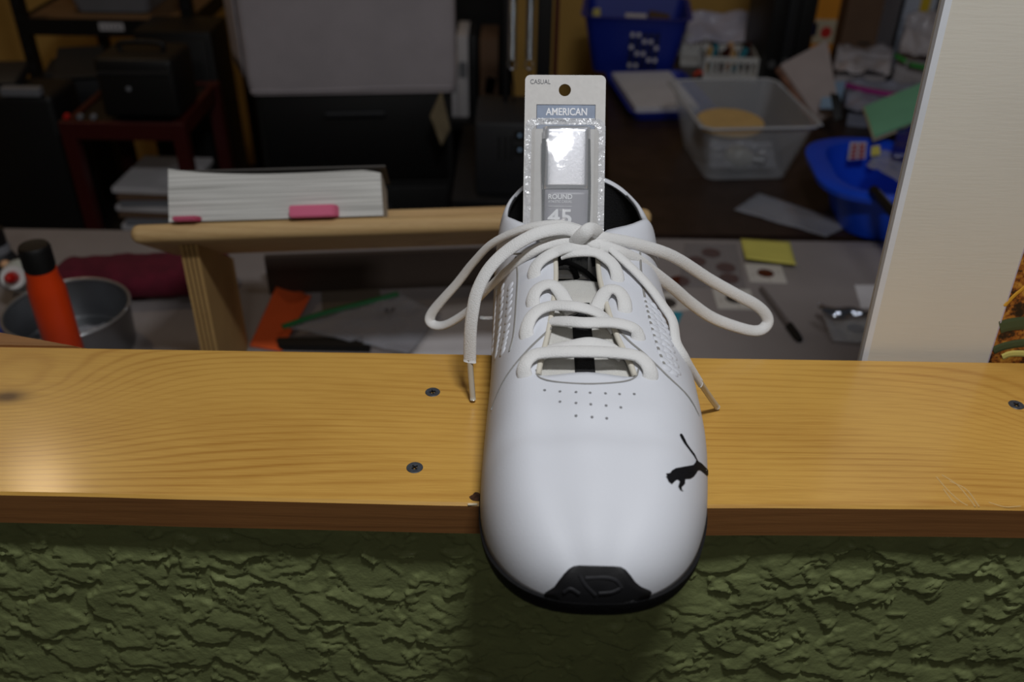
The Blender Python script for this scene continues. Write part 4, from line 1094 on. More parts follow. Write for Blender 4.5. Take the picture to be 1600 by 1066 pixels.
obj('teal_card', sheet(q, 4, 4, 0.0001, 10, 0.0008, 1), TEAL, label='small teal card poking out beside the shoe on the desk', cat='card')
# glossy film curled over the holder near the picture
FM = [atz(1280, 482, DZ + 0.020), atz(1300, 536, DZ + 0.001), atz(1362, 540, DZ + 0.001), atz(1358, 490, DZ + 0.020)]
obj('clear_flip', sheet(FM, 12, 10, 0.0005, 30, 0.0004, 5, lift=0.003), CLEAR, smooth='all', label='clear plastic flip over the coin holder beside the picture mount', cat='plastic flip')
bm = newbm(); P = [atz(1279, 476, DZ + 0.028), atz(1292, 484, DZ + 0.028), atz(1310, 489, DZ + 0.028), atz(1330, 487, DZ + 0.028), atz(1348, 490, DZ + 0.028), atz(1364, 490, DZ + 0.026)]
sweep(bm, P, [Vector((0, -0.5, 1))] * 6, 0.0085, 0.0022, n=30, seg=10, taper=lambda t: 0.25 + 0.75 * math.sin(PI * min(1, t * 1.1)) ** 0.6 if t < 0.9 else 0.5)
obj('foil_strip', bm, mat('mirror_film', (190, 194, 206), rough=0.12, metal=0.9), smooth='all', label='curled shiny silver film strip lying over the coin holder', cat='film strip')
q = [atz(a, b, DZ) for a, b in ((1345, 482), (1400, 484), (1400, 447), (1335, 446))]
obj('paper_slip', sheet(q, 5, 5, 0.0004, 10, 0.0005, 1), WPAPER, label='small white paper slip half behind the cream picture mount', cat='paper')

# ================================================================== BROWN TABLE: TUBS, BASKETS, BAGS
def tub(name_root, c, w0, d0, w1, d1, z0, z1, th, material, rot=0.0, r=0.02, lip=0.006, parent=None, nm='tub_body', n=8):
    """Open flared container with wall thickness and a lip."""
    Rm = Matrix.Translation((c[0], c[1], 0)) @ Matrix.Rotation(rot, 4, 'Z')
    bm = newbm(); rings = []
    def ring(w_, d_, z, rr_): return [Rm @ Vector((x, y, z)) for x, y in rrect(w_, d_, rr_, n)]
    rings = [ring(w0 - 2 * r, d0 - 2 * r, z0, r * 0.5), ring(w0, d0, z0 + 0.002, r), ring(w1, d1, z1 - 0.002, r), ring(w1 + 2 * lip, d1 + 2 * lip, z1 - 0.002, r + lip), ring(w1 + 2 * lip, d1 + 2 * lip, z1, r + lip),
             ring(w1 - 2 * th, d1 - 2 * th, z1, r - th * .5), ring(w0 - 2 * th, d0 - 2 * th, z0 + th + 0.001, r - th * .5), ring(w0 - 2 * r, d0 - 2 * r, z0 + th + 0.001, r * 0.5)]
    v = grid(bm, rings, close_v=True); bm.faces.new(v[0]); bm.faces.new(list(reversed(v[-1]))); fixn(bm)
    return obj(nm, bm, material, parent=parent, smooth=True)
# clear tub
cf = atz(1163, 290, TZ)
TB = root('clear_tub', (cf.x, cf.y + 0.10, TZ), 'open clear plastic tub on the brown table holding a tan disc', 'tub')
tub('', (cf.x + 0.0, cf.y + 0.115, 0), 0.150, 0.185, 0.200, 0.250, TZ, TZ + 0.112, 0.002, CLEAR, rot=0.10, parent=TB)
RmT = Matrix.Translation((cf.x, cf.y + 0.115, TZ + 0.1115)) @ Matrix.Rotation(0.10, 4, 'Z')
bm = newbm(); P = [RmT @ Vector((x, y, 0)) for x, y in rrect(0.212, 0.262, 0.026, 6)]; P.append(P[0])
sweep(bm, P, [Vector((0, 0, 1))] * len(P), 0.0022, 0.0022, n=120, seg=8); obj('rolled_or_highlight_rim', bm, mat('painted_rim_highlight', (206, 208, 212), rough=0.3, alpha=0.7), parent=TB, smooth='all')  # whitish tube added to paint a highlight along the clear tub's rim
bm = newbm(); lathe(bm, [(0, -0.003), (0.062, -0.003), (0.063, 0), (0.062, 0.003), (0, 0.003)], Matrix.Translation((cf.x - 0.01, cf.y + 0.135, TZ + 0.066)) @ Matrix.Rotation(0.05, 4, 'X'), 40)
obj('tan_disc', bm, TAN, smooth=True, label='round tan disc resting inside the clear tub', cat='disc')
lbp = Vector((cf.x - 0.005, cf.y + 0.062, TZ + 0.027))
LB_ = root('light_bulb', (lbp.x, lbp.y, TZ + 0.003), 'frosted white bulb lying at the front of the clear tub', 'bulb')
BM_ = Matrix.Translation(lbp) @ Matrix.Rotation(PI / 2, 4, 'Y') @ Matrix.Rotation(0.3, 4, 'X')
bm = newbm(); lathe(bm, [(0, -0.026), (0.012, -0.024), (0.021, -0.014), (0.024, 0.0), (0.021, 0.013), (0.013, 0.025), (0.011, 0.030), (0, 0.030)], BM_, 24); obj('bulb_glass', bm, mat('frosted_glass', (196, 198, 192), rough=0.2), parent=LB_, smooth='all')
bm = newbm(); lathe(bm, [(0, 0.029), (0.0115, 0.029), (0.0115, 0.048), (0.006, 0.052), (0, 0.052)], BM_, 20); obj('screw_base', bm, ALU, parent=LB_, smooth=True)
o_ = [(cf.x - 0.06, cf.y + 0.04, TZ + 0.012), (cf.x + 0.065, cf.y + 0.045, TZ + 0.012), (cf.x + 0.06, cf.y + 0.09, TZ + 0.045), (cf.x - 0.055, cf.y + 0.085, TZ + 0.050)]
obj('plastic_film', sheet(o_, 14, 10, 0.006, 45, 0.0004, 8), CLEARB, smooth='all', label='crumpled clear film in front of the disc in the clear tub', cat='plastic film')
# plastic sleeve lying in front
q = [atz(a, b, TZ) for a, b in ((1146, 330), (1290, 372), (1332, 352), (1185, 304))]
obj('plastic_sleeve', sheet(q, 16, 8, 0.0025, 30, 0.0006, 3), CLEARB, smooth='all', label='long empty plastic sleeve lying on the brown table near its front edge', cat='plastic sleeve')
q2 = [atz(a, b, TZ + 0.006) for a, b in ((1200, 346), (1262, 360), (1270, 348), (1205, 332))]
# blue tray with white paper
a_, b__ = atz(1000, 192, TZ), atz(1010, 122, TZ)
TRY = root('blue_tray', ((a_.x + b__.x) / 2 + 0.01, (a_.y + b__.y) / 2, TZ), 'shallow dark blue tray on the brown table holding white paper', 'tray')
cxy = ((atz(955, 150, TZ).x + atz(1068, 150, TZ).x) / 2, (a_.y + b__.y) / 2)
tub('', (cxy[0] + 0.02, cxy[1], 0), 0.165, 0.26, 0.180, 0.275, TZ, TZ + 0.020, 0.003, BLUE, rot=0.13, parent=TRY, nm='tray_body', lip=0.003)
Rm = Matrix.Translation((cxy[0] + 0.010, cxy[1] + 0.01, TZ + 0.006)) @ Matrix.Rotation(0.13, 4, 'Z')
bm = newbm(); box(bm, (0, 0, 0.008), (0.135, 0.235, 0.014), bev=0.001); xf(bm, bm.verts, Rm)
obj('paper_pad', bm, WPAPER, label='stack of white paper lying in the blue tray', cat='paper stack')
# blue basket, far
bf = atz(990, 119, TZ)
BBk = root('blue_basket', (bf.x, bf.y + 0.09, TZ), 'deep royal blue plastic basket at the back of the brown table', 'basket')
tub('', (bf.x + 0.005, bf.y + 0.09, 0), 0.185, 0.150, 0.235, 0.205, TZ, TZ + 0.135, 0.003, BLUE, rot=-0.10, parent=BBk, nm='basket_body', lip=0.008)
for i in range(5):
    for j in range(6):
        p = Vector((bf.x + 0.002 + 0.014 * (i - 1), bf.y - 0.0013 - 0.0225 * (j * 0.014 + 0.026) / 0.135 + 0.0018, TZ + 0.026 + j * 0.0145)); p.y += -0.10 * (p.x - bf.x)
        bm = newbm(); box(bm, p, (0.0085, 0.003, 0.0085), rot=(0.2, 0, -0.10))
        obj('lattice_hole', bm, WPAPER if (i + 2 * j) % 5 < 2 else CHARCOAL, parent=BBk)
for k, (dx_, dy_, mt_, lab) in enumerate(((-0.085, 0.10, mat('pale_yellow_paper', (214, 206, 120), rough=0.8), 'folded yellow paper standing inside the left of the blue basket'), (0.0, 0.09, WPAPER, 'white paper bundle standing inside the blue basket'), (0.05, 0.11, mat('brown_paper', (96, 74, 56), rough=0.8), 'brown packet standing inside the right of the blue basket'))):
    bm = newbm(); box(bm, (bf.x + dx_ + 0.005, bf.y + dy_, TZ + 0.062), (0.018 if k == 0 else 0.05, 0.09 if k == 0 else 0.04, 0.105), rot=(0.1, 0.15 * (k - 1), -0.1), bev=0.002)
    obj('paper_packet', bm, mt_, label=lab, cat='packet')
# white baskets with sticks
def white_basket(c, w_, d_, h, rot, lab, nsl):
    B = root('white_basket', (c.x, c.y, TZ), lab, 'basket', 'small white slotted baskets')
    Rm = Matrix.Translation((c.x, c.y, TZ)) @ Matrix.Rotation(rot, 4, 'Z')
    bm = newbm(); box(bm, (0, 0, 0.0015), (w_, d_, 0.003)); xf(bm, bm.verts, Rm); obj('base', bm, WPLASTIC, parent=B)
    for sx_, sy_, ww, dd_ in ((0, -d_ / 2, w_, 0), (0, d_ / 2, w_, 0), (-w_ / 2, 0, 0, d_), (w_ / 2, 0, 0, d_)):
        ln_ = ww or dd_
        bm = newbm()
        for z_, hh in ((h - 0.006, 0.012), (0.005, 0.010)):
            box(bm, (sx_, sy_, z_), (ww or 0.003, dd_ or 0.003, hh))
        xf(bm, bm.verts, Rm); obj('rim_band', bm, WPLASTIC, parent=B)
        n2 = max(2, int(nsl * ln_ / w_))
        for k in range(n2 + 1):
            t = -0.5 + k / n2; bm = newbm(); box(bm, (sx_ + t * ww, sy_ + t * dd_, h / 2), (0.0045 if ww else 0.003, 0.0045 if dd_ else 0.003, h - 0.004)); xf(bm, bm.verts, Rm)
            obj('slat', bm, WPLASTIC, parent=B)
    return Rm
wb = atz(1142, 126, TZ); wb.y += 0.055
Rm1 = white_basket(wb, 0.118, 0.10, 0.052, -0.06, 'white slotted basket full of coloured sticks on the brown table', 8)
sticks = [(TAN, 'tan'), (RED, 'dark red'), (TEAL, 'teal'), (mat('peach_stick', (206, 156, 120), rough=0.7), 'peach'), (CHARCOAL, 'dark grey')]
for k in range(9):
    mt_, cn = sticks[(k * 2) % 5]; x_ = -0.05 + 0.0125 * k
    bm = newbm(); box(bm, (x_, -0.012 + 0.02 * (k % 3), 0.036), (0.0105, 0.012, 0.058), rot=(0.25 - 0.2 * (k % 3), 0.3 * math.sin(k * 2.3), 0.4), bev=0.0015); xf(bm, bm.verts, Rm1)
    obj('wooden_clip', bm, mt_, label='short %s stick in the white basket, %s from left' % (cn, ('first', 'second', 'third', 'fourth', 'fifth', 'sixth', 'seventh', 'eighth', 'ninth')[k]), cat='stick', group='sticks in the white basket')
wb2 = atz(1086, 104, TZ); wb2.y += 0.05
white_basket(wb2, 0.060, 0.09, 0.050, -0.06, 'white slotted basket half hidden behind the blue basket', 5)
q = [aty(1068, 72, 1.93), aty(1190, 74, 1.93), aty(1188, 24, 2.0), aty(1075, 24, 2.0)]
obj('plastic_bag_heap', sheet(q, 20, 14, 0.016, 22, 0.001, 4), mat('milky_bag', (196, 192, 208), rough=0.3, coat=0.3), smooth='all', label='heap of milky plastic bags behind the white slotted baskets', cat='plastic bag')
og = atz(1092, 121, TZ)
bm = newbm(); tube(bm, [og + Vector((-0.012, 0, 0.004)), og + Vector((0, 0.006, 0.012)), og + Vector((0.012, 0, 0.004))], 0.004, n=12, seg=8)
obj('orange_clip', bm, ORANGE, smooth='all', label='small orange clip between the blue tray and the white basket', cat='clip')
# tall black box files
for (p0, p1, h, yy), lab in zip(((1182, 1204, 0.33, 1.70), (1205, 1222, 0.36, 1.72), (1223, 1247, 0.30, 1.74)), ('tall black box file next to the white slotted basket', 'dark grey box file between two black box files', 'black box file beside the yellow carton')):
    a_, b__ = aty(p0 - 5, 150, yy + 0.05), aty(p1 - 5, 150, yy + 0.05); wd = b__.x - a_.x
    F_ = root('box_file', ((a_.x + b__.x) / 2, yy + 0.11, TZ), lab, 'box file', 'tall dark box files in a row')
    bm = newbm(); box(bm, ((a_.x + b__.x) / 2 , yy + 0.11, TZ + h / 2), (wd * 0.97, 0.22, h), bev=0.002)
    obj('body', bm, CHARCOAL if 'grey' in lab else BLACK_PLASTIC, parent=F_, smooth=True)
    bm = newbm(); lathe(bm, [(0.006, -0.001), (0.009, -0.001), (0.009, 0.001), (0.006, 0.001)], Matrix.Translation(((a_.x + b__.x) / 2, yy - 0.001, TZ + 0.05)) @ Matrix.Rotation(PI / 2, 4, 'X'), 16)
    obj('finger_ring', bm, ALU, parent=F_)
# cartons at the back right
def carton(px0, px1, yy, h, d_, material, lab, rot=0.0, nm='carton', lean=0.0):
    a_, b__ = aty(px0, 60, yy), aty(px1, 60, yy); c_ = Vector(((a_.x + b__.x) / 2, yy + d_ / 2, TZ))
    B = root(nm, c_, lab, 'box'); wd = b__.x - a_.x
    Mx = Matrix.Translation(c_) @ Matrix.Rotation(rot, 4, 'Z')
    bm = newbm(); box(bm, (0, 0, h / 2), (wd, d_, h), bev=0.0015); xf(bm, bm.verts, Mx); obj('carton_body', bm, material, parent=B)
    bm = newbm(); box(bm, (0, -d_ / 2 - 0.0004, h - 0.02), (wd * 0.98, 0.0008, 0.0012)); xf(bm, bm.verts, Mx); obj('flap_seam', bm, CHARCOAL, parent=B)
    return B, Mx, wd
B1, M1, w1_ = carton(1250, 1303, 1.86, 0.36, 0.10, YELLOWBOX, 'yellow orange printed carton beside the black box files')
def on_front(B, Mx, d_, x, z, wd, hh, material, nm, shape='box'):
    bm = newbm()
    if shape == 'box': box(bm, (x, -d_ / 2 - 0.0006, z), (wd, 0.001, hh))
    else: lathe(bm, [(0, 0), (wd / 2, 0), (wd / 2, 0.001), (0, 0.001)] if shape == 'disc' else [(wd * 0.27, 0), (wd / 2, 0), (wd / 2, 0.001), (wd * 0.27, 0.001), (wd * 0.27, 0)], Matrix.Translation((x, -d_ / 2, z)) @ Matrix.Rotation(PI / 2, 4, 'X'), 24)
    xf(bm, bm.verts, Mx); return obj(nm, bm, material, parent=B)
NAVY = mat('navy_print', (36, 44, 120), rough=0.5); REDP = mat('red_print', (196, 40, 36), rough=0.5)
on_front(B1, M1, 0.10, 0.014, 0.082, w1_ * 0.62, 0.055, mat('cream_print', (190, 176, 150), rough=0.6), 'printed_panel')
on_front(B1, M1, 0.10, -0.012, 0.086, 0.016, 0.030, NAVY, 'printed_mark'); on_front(B1, M1, 0.1012, 0.018, 0.080, 0.026, 0.026, REDP, 'printed_mark', 'disc'); on_front(B1, M1, 0.1012, -0.025, 0.048, 0.014, 0.026, REDP, 'printed_mark')
B2, M2, w2_ = carton(1316, 1384, 1.96, 0.38, 0.16, BROWNCARD, 'plain brown cardboard box behind the pile of plastic bags', rot=-0.03)
on_front(B2, M2, 0.16, 0.005, 0.028, 0.03, 0.006, CHARCOAL, 'tape_scrap')
B3, M3, w3_ = carton(1398, 1452, 1.84, 0.40, 0.12, mat('pale_blue_white_carton', (176, 184, 200), rough=0.6), 'pale carton with blue and red print next to the cardboard box', rot=-0.05)
on_front(B3, M3, 0.12, -w3_ / 2 + 0.004, 0.20, 0.008, 0.40, BLACK_PRINT, 'dark_edge')
on_front(B3, M3, 0.12, 0.006, 0.110, 0.032, 0.032, NAVY, 'printed_ring', 'ring'); on_front(B3, M3, 0.12, -0.009, 0.098, 0.022, 0.007, NAVY, 'printed_stem'); on_front(B3, M3, 0.12, -0.003, 0.074, 0.026, 0.026, REDP, 'printed_ring', 'ring'); on_front(B3, M3, 0.12, 0.014, 0.150, 0.022, 0.036, mat('yellow_print', (206, 176, 40), rough=0.6), 'printed_mark')
B4, M4, w4_ = carton(1458, 1540, 1.90, 0.34, 0.14, BROWNCARD, 'second brown cardboard box mostly hidden by the cream picture mount')
# leaning booklet
ba = [atz(1275, 196, TZ + 0.01), atz(1308, 180, TZ + 0.02), aty(1288, 70, 1.60), aty(1216, 108, 1.55)]
BKL = root('leaning_booklet', (ba[0].x, ba[0].y, TZ), 'white booklet with a worn brown spine leaning beside the clear tub', 'booklet')
obj('pages', sheet(ba, 8, 10, 0.0012, 12, 0.012, 3), mat('greyish_paper', (170, 158, 156), rough=0.8), parent=BKL, smooth=True)
bm = newbm(); P = [ba[0], ba[0].lerp(ba[3], 0.33), ba[0].lerp(ba[3], 0.66), ba[3]]; sweep(bm, P, [Vector((0, -1, 0.3))] * 4, 0.008, 0.007, n=16, seg=10); obj('spine', bm, mat('worn_brown_spine', (122, 84, 66), rough=0.8, var=0.3, vscale=40), parent=BKL, smooth='all')
# piles of bags
for cr, am, mt_, lab, sd in (
    ([(1300, 118), (1390, 120), (1392, 84), (1308, 80)], 0.014, 'milky_bag', 'loose pile of greyish plastic bags in front of the cardboard box', 5),
    ([(1318, 178), (1435, 190), (1450, 136), (1322, 132)], 0.010, 'blue_grey_film', 'flat grey zip bag with a purple seal in front of the bag pile', 9),
    ([(1395, 100), (1470, 110), (1490, 30), (1410, 34)], 0.022, 'milky_bag', 'bunched clear bags standing against the pale carton', 12)):
    z_ = TZ + (0.05 if sd == 5 else 0.03 if sd == 9 else 0.05)
    q = [atz(a, b, z_) for a, b in cr]
    if sd == 12: q = [aty(a, b, 1.66 if b > 80 else 1.80) for a, b in cr]
    R_ = root('zip_bag' if sd == 9 else 'plastic_bag_heap', Vector((sum(v.x for v in q) / 4, sum(v.y for v in q) / 4, TZ)), lab, 'plastic bag')
    mm = MATS.get(mt_) or mat('blue_grey_film', (162, 166, 186), rough=0.3, coat=0.4, alpha=0.85)
    if mt_ == 'milky_bag': mm = mat('grey_milky_bag', (196, 190, 194), rough=0.28, coat=0.5, alpha=0.9)
    obj('film', sheet(q, 24, 16, am, 26, 0.001, sd), mm, parent=R_, smooth='all')
    # the body of the heap down to the table
    q3 = [Vector((v.x, v.y, TZ + 0.001)) for v in q]; qc = sum(q3, Vector()) / 4
    bm = newbm(); P = [[qc + (v - qc) * 0.86 for v in q3], [Vector((v.x, v.y, v.z - 0.004)) * 0.88 + (sum(q, Vector()) / 4) * 0.12 for v in q]]
    v_ = grid(bm, P, close_v=True); bm.faces.new(v_[0]); bm.faces.new(list(reversed(v_[1]))); fixn(bm); obj('stuffing', bm, mm, parent=R_)
    if sd == 9:
        zp = [atz(a, b, z_ + 0.018) for a, b in ((1320, 132), (1350, 140), (1390, 147), (1432, 152))]
        bm = newbm(); sweep(bm, zp, [Vector((0, -0.6, 1))] * 4, 0.0075, 0.003, n=20, seg=8); obj('purple_seal', bm, PURPLE, parent=R_, smooth='all')
    if sd == 12:
        for p0, p1 in (((1398, 86), (1416, 96)), ((1420, 100), (1448, 106))):
            bm = newbm(); sweep(bm, [aty(p0[0], p0[1], 1.645), aty(p1[0], p1[1], 1.645)], [Vector((0, -1, 1))] * 2, 0.006, 0.002, n=4, seg=8); obj('green_tie', bm, mat('green_tie', (52, 140, 60), rough=0.5), parent=R_, smooth='all')
q = [atz(a, b, TZ + 0.05) for a, b in ((1281, 170), (1310, 172), (1322, 128), (1288, 130))]
obj('pale_blue_card', sheet(q, 5, 5, 0.0004, 10, 0.0015, 2), LBLUE, label='pale blue card leaning on the flat grey zip bag', cat='card')
q = [aty(1304, 190, 1.30), aty(1316, 186, 1.30), aty(1312, 150, 1.34), aty(1297, 146, 1.34)]
obj('black_tab', sheet(q, 4, 6, 0.0005, 20, 0.004, 2), BLACK_PLASTIC, label='black plastic tab sticking up in front of the pale blue card', cat='tab')
# bright blue bin with a wavy rim
bc = atz(1400, 300, TZ + 0.06); bc = Vector((bc.x + 0.035, bc.y + 0.02, TZ))
BIN = root('blue_bin', bc, 'bright blue plastic bin with a wavy rim behind the cream picture mount', 'bin')
def wave(a): return 1 + 0.10 * math.cos(2 * a + 0.6) - 0.10 * math.cos(4 * a + 0.5)
bm = newbm(); rings = []
for rad, z in ((0.085, TZ), (0.100, TZ + 0.003), (0.122, TZ + 0.080), (0.140, TZ + 0.084), (0.146, TZ + 0.080), (0.147, TZ + 0.088), (0.138, TZ + 0.093), (0.120, TZ + 0.090), (0.098, TZ + 0.008), (0.08, TZ + 0.005)):
    rings.append([Vector((bc.x + rad * 1.15 * wave(a) * math.cos(a), bc.y + rad * wave(a) * math.sin(a), z)) for a in np.linspace(0, 2 * PI, 61)[:-1]])
v = grid(bm, rings, close_v=True); bm.faces.new(v[0]); bm.faces.new(list(reversed(v[-1]))); fixn(bm)
obj('bin_body', bm, BLUE_BRIGHT, parent=BIN, smooth=True)
q = [aty(a, b, bc.y + 0.075) for a, b in ((1324, 250), (1352, 248), (1354, 222), (1328, 222))]
lbq = sheet(q, 4, 4, 0.0002, 10, 0.0008, 1); lb = obj('paper_label', lbq, WPAPER, parent=BIN)
for k in range(4):
    for j in range(2):
        pA = q[0].lerp(q[3], 0.14 + 0.23 * k).lerp(q[1].lerp(q[2], 0.14 + 0.23 * k), 0.12 + 0.45 * j); pB = q[0].lerp(q[3], 0.14 + 0.23 * k).lerp(q[1].lerp(q[2], 0.14 + 0.23 * k), 0.45 + 0.45 * j)
        bm = newbm(); sweep(bm, [pA + Vector((0, -0.002, 0)), pB + Vector((0, -0.002, 0))], [Vector((0, -1, 0))] * 2, 0.0022, 0.0006, n=3, seg=6); obj('red_print', bm, REDP, parent=lb)
q = [atz(a, b, TZ + 0.085) for a, b in ((1352, 262), (1420, 300), (1440, 250), (1375, 240))]
obj('plastic_film', sheet(q, 14, 10, 0.006, 40, 0.0006, 6), CLEARB, smooth='all', label='crumpled clear film heaped in the bright blue bin', cat='plastic film')
pA, pB = atz(1364, 296, TZ + 0.100), atz(1402, 340, TZ + 0.100)
MK = root('black_marker', (pA.x, pA.y, TZ + 0.09), 'black marker with a grey stripe lying across the rim of the bright blue bin', 'marker')
bm = newbm(); PMx = Matrix.Translation(pA) @ (pB - pA).to_track_quat('Z', 'Y').to_matrix().to_4x4(); L_ = (pB - pA).length * 1.3
lathe(bm, [(0, 0), (0.007, 0.001), (0.0075, 0.004), (0.0075, L_), (0, L_)], PMx, 16); obj('barrel', bm, BLACK_PLASTIC, parent=MK, smooth=True)
bm = newbm(); sweep(bm, [pA.lerp(pB, 0.15) + Vector((0.002, -0.003, 0.0068)), pA.lerp(pB, 1.2) + Vector((0.002, -0.003, 0.0068))], [Vector((0, -0.4, 1))] * 2, 0.0012, 0.0006, n=4, seg=6); obj('grey_stripe', bm, GREYBIN, parent=MK)
# mint green folder on the bin
q = [atz(1366, 222, TZ + 0.10), atz(1470, 182, TZ + 0.115), aty(1462, 128, 1.36), aty(1350, 174, 1.30)]
FD = root('green_folder', (q[0].x, q[0].y, TZ + 0.09), 'mint green folder with cream pages leaning over the bright blue bin', 'folder')
obj('cover', sheet(q, 6, 6, 0.0004, 8, 0.002, 2, lift=0.007), GREEN, parent=FD)
obj('pages', sheet([v + Vector((-0.002, 0.001, 0)) for v in q], 6, 6, 0.0004, 8, 0.0065, 2), mat('cream_pages', (206, 192, 160), rough=0.8), parent=FD)
q = [atz(1392, 250, TZ + 0.095), atz(1440, 256, TZ + 0.095), atz(1446, 205, TZ + 0.10), atz(1400, 212, TZ + 0.10)]
obj('navy_pouch', sheet(q, 12, 10, 0.009, 30, 0.002, 8), mat('navy_vinyl', (24, 34, 116), rough=0.25), smooth='all', label='glossy navy pouch lying in the bright blue bin', cat='pouch')
q = [atz(a, b, TZ + 0.096) for a, b in ((1360, 245), (1375, 243), (1374, 230), (1361, 232))]
obj('yellow_tag', sheet(q, 4, 4, 0.0005, 10, 0.003, 2), YELLOW, label='tiny yellow tag at the back of the bright blue bin', cat='tag')

# ================================================================== BACK LEFT: RACK, STAND, CASES, WHITE BOX
# black shelving rack
RY = 1.78
RK = root('shelving_rack', (aty(170, 60, RY).x, RY + 0.2, FLOOR), 'black metal shelving rack against the yellow wall at the left', 'shelf rack')
xl_, xr_ = aty(43, 60, RY).x, aty(297, 40, RY).x
zb1 = aty(170, 41, RY).z
for yy in (RY, RY + 0.40):
    for x in (xl_, xr_):
        bm = newbm(); box(bm, (x, yy, (FLOOR + 0.02) / 2 + 0.0), (0.026, 0.022, 0.02 - FLOOR))
        pst = obj('post', bm, BLACK_METAL, parent=RK)
        if yy == RY:
            for k in range(9):
                bm = newbm(); box(bm, (x + 0.002, yy - 0.0112, -0.46 + k * 0.036), (0.007, 0.001, 0.014)); obj('keyhole', bm, CHARCOAL, parent=pst)
for zz in (zb1, -0.75):
    for yy in (RY - 0.012, RY + 0.412):
        bm = newbm(); box(bm, ((xl_ + xr_) / 2, yy, zz), (xr_ - xl_ + 0.02, 0.006, 0.038), bev=0.001); obj('beam', bm, BLACK_METAL, parent=RK)
        bm = newbm(); box(bm, ((xl_ + xr_) / 2, yy + (0.006 if yy < RY else -0.006), zz - 0.012), (xr_ - xl_, 0.012, 0.004)); obj('beam_step', bm, BLACK_METAL, parent=RK)
    for x in (xl_, xr_):
        bm = newbm(); box(bm, (x, RY + 0.2, zz), (0.006, 0.40, 0.038), bev=0.001); obj('side_beam', bm, BLACK_METAL, parent=RK)
    bm = newbm(); box(bm, ((xl_ + xr_) / 2, RY + 0.2, zz + 0.008), (xr_ - xl_, 0.40, 0.010)); obj('shelf_board', bm, mat('particle_board', (120, 92, 62), rough=0.8), parent=RK)
tg_ = aty(174, 42, RY - 0.016)
bm = newbm(); box(bm, tg_, (0.056, 0.001, 0.017)); tgo = obj('name_tag', bm, WPAPER, parent=RK)
for k in range(5):
    bm = newbm(); box(bm, tg_ + Vector((-0.020 + 0.010 * k, -0.0008, 0)), (0.0055, 0.0006, 0.008)); obj('tag_mark', bm, GREYBIN, parent=tgo)
gb = aty(168, 20, RY + 0.04)
GBn = root('grey_bin', (gb.x, RY + 0.15, zb1 + 0.013), 'pale grey plastic bin standing on top of the black rack', 'bin')
tub('', (gb.x, RY + 0.15, 0), 0.17, 0.17, 0.215, 0.21, zb1 + 0.0135, zb1 + 0.115, 0.003, GREYBIN, parent=GBn, nm='bin_body')
# red stand
SY = 1.30
sx0, sx1 = aty(98, 200, SY).x, aty(288, 200, SY).x; sz = aty(190, 190, SY).z
RS = root('red_stand', ((sx0 + sx1) / 2, SY + 0.12, FLOOR), 'dark red metal stand holding a black case behind the desk', 'stand')
for yy in (SY, SY + 0.24):
    bm = newbm(); box(bm, ((sx0 + sx1) / 2, yy, sz - 0.018), (sx1 - sx0, 0.014, 0.034), bev=0.002); obj('rail', bm, RED, parent=RS)
for x in (sx0 + 0.01, sx1 - 0.01):
    bm = newbm(); box(bm, (x, SY + 0.12, sz - 0.018), (0.014, 0.24, 0.034), bev=0.002); obj('rail', bm, RED, parent=RS)
    for yy in (SY + 0.004, SY + 0.236):
        bm = newbm(); box(bm, (x, yy, (sz + FLOOR) / 2), (0.026, 0.026, sz - FLOOR), bev=0.002); obj('leg', bm, RED, parent=RS)
bm = newbm(); box(bm, ((sx0 + sx1) / 2, SY + 0.12, -0.52), (sx1 - sx0, 0.25, 0.012)); obj('lower_shelf', bm, BLACK_METAL, parent=RS)
bm = newbm(); box(bm, ((sx0 + sx1) / 2, SY + 0.12, sz - 0.010), (sx1 - sx0 - 0.012, 0.226, 0.008)); obj('top_plate', bm, BLACK_METAL, parent=RS)
# magazines on its lower shelf
for k in range(7):
    bm = newbm(); box(bm, ((sx0 + sx1) / 2 + 0.012 + 0.004 * math.sin(k * 2.1), SY + 0.115, -0.508 + k * 0.0135), (0.15 - 0.004 * (k % 3), 0.17, 0.0115), rot=(0, 0, 0.08 * math.sin(k * 1.7)), bev=0.0012)
    obj('magazine', bm, (WPAPER, GREYBIN, BROWNCARD)[k % 3], label='%s magazine piled under the red stand, %s from the bottom' % (('white', 'grey', 'brown')[k % 3], ('first', 'second', 'third', 'fourth', 'fifth', 'sixth', 'seventh')[k]), cat='magazine', group='magazines on the red stand')
# black equipment case on the stand
cxm = (aty(150, 150, SY).x + aty(272, 150, SY).x) / 2; cw = aty(272, 150, SY).x - aty(150, 150, SY).x
CS = root('equipment_case', (cxm, SY + 0.10, sz), 'black equipment case with one small stud on top of the red stand', 'case')
h_ = aty(200, 92, SY + 0.02).z - sz
bm = newbm(); box(bm, (cxm, SY + 0.075, sz + h_ / 2 + 0.0005), (cw, 0.12, h_), bev=0.010, seg=3); obj('case_body', bm, BLACK_PLASTIC, parent=CS, smooth=True)
bm = newbm(); box(bm, (cxm, SY + 0.012, sz + h_ * 0.78), (cw * 0.92, 0.004, 0.006), bev=0.001); obj('lid_line', bm, CHARCOAL, parent=CS)
p = aty(201, 139, SY + 0.013); bm = newbm(); lathe(bm, [(0, 0), (0.005, 0), (0.0045, 0.002), (0, 0.003)], Matrix.Translation(p) @ Matrix.Rotation(PI / 2, 4, 'X'), 14); obj('stud', bm, GREYBIN, parent=CS)
bm = newbm(); tube(bm, [(cxm - 0.04, SY + 0.075, sz + h_ - 0.002), (cxm - 0.036, SY + 0.075, sz + h_ + 0.014), (cxm + 0.036, SY + 0.075, sz + h_ + 0.014), (cxm + 0.04, SY + 0.075, sz + h_ - 0.002)], 0.005, n=20); obj('handle', bm, BLACK_PLASTIC, parent=CS, smooth='all')
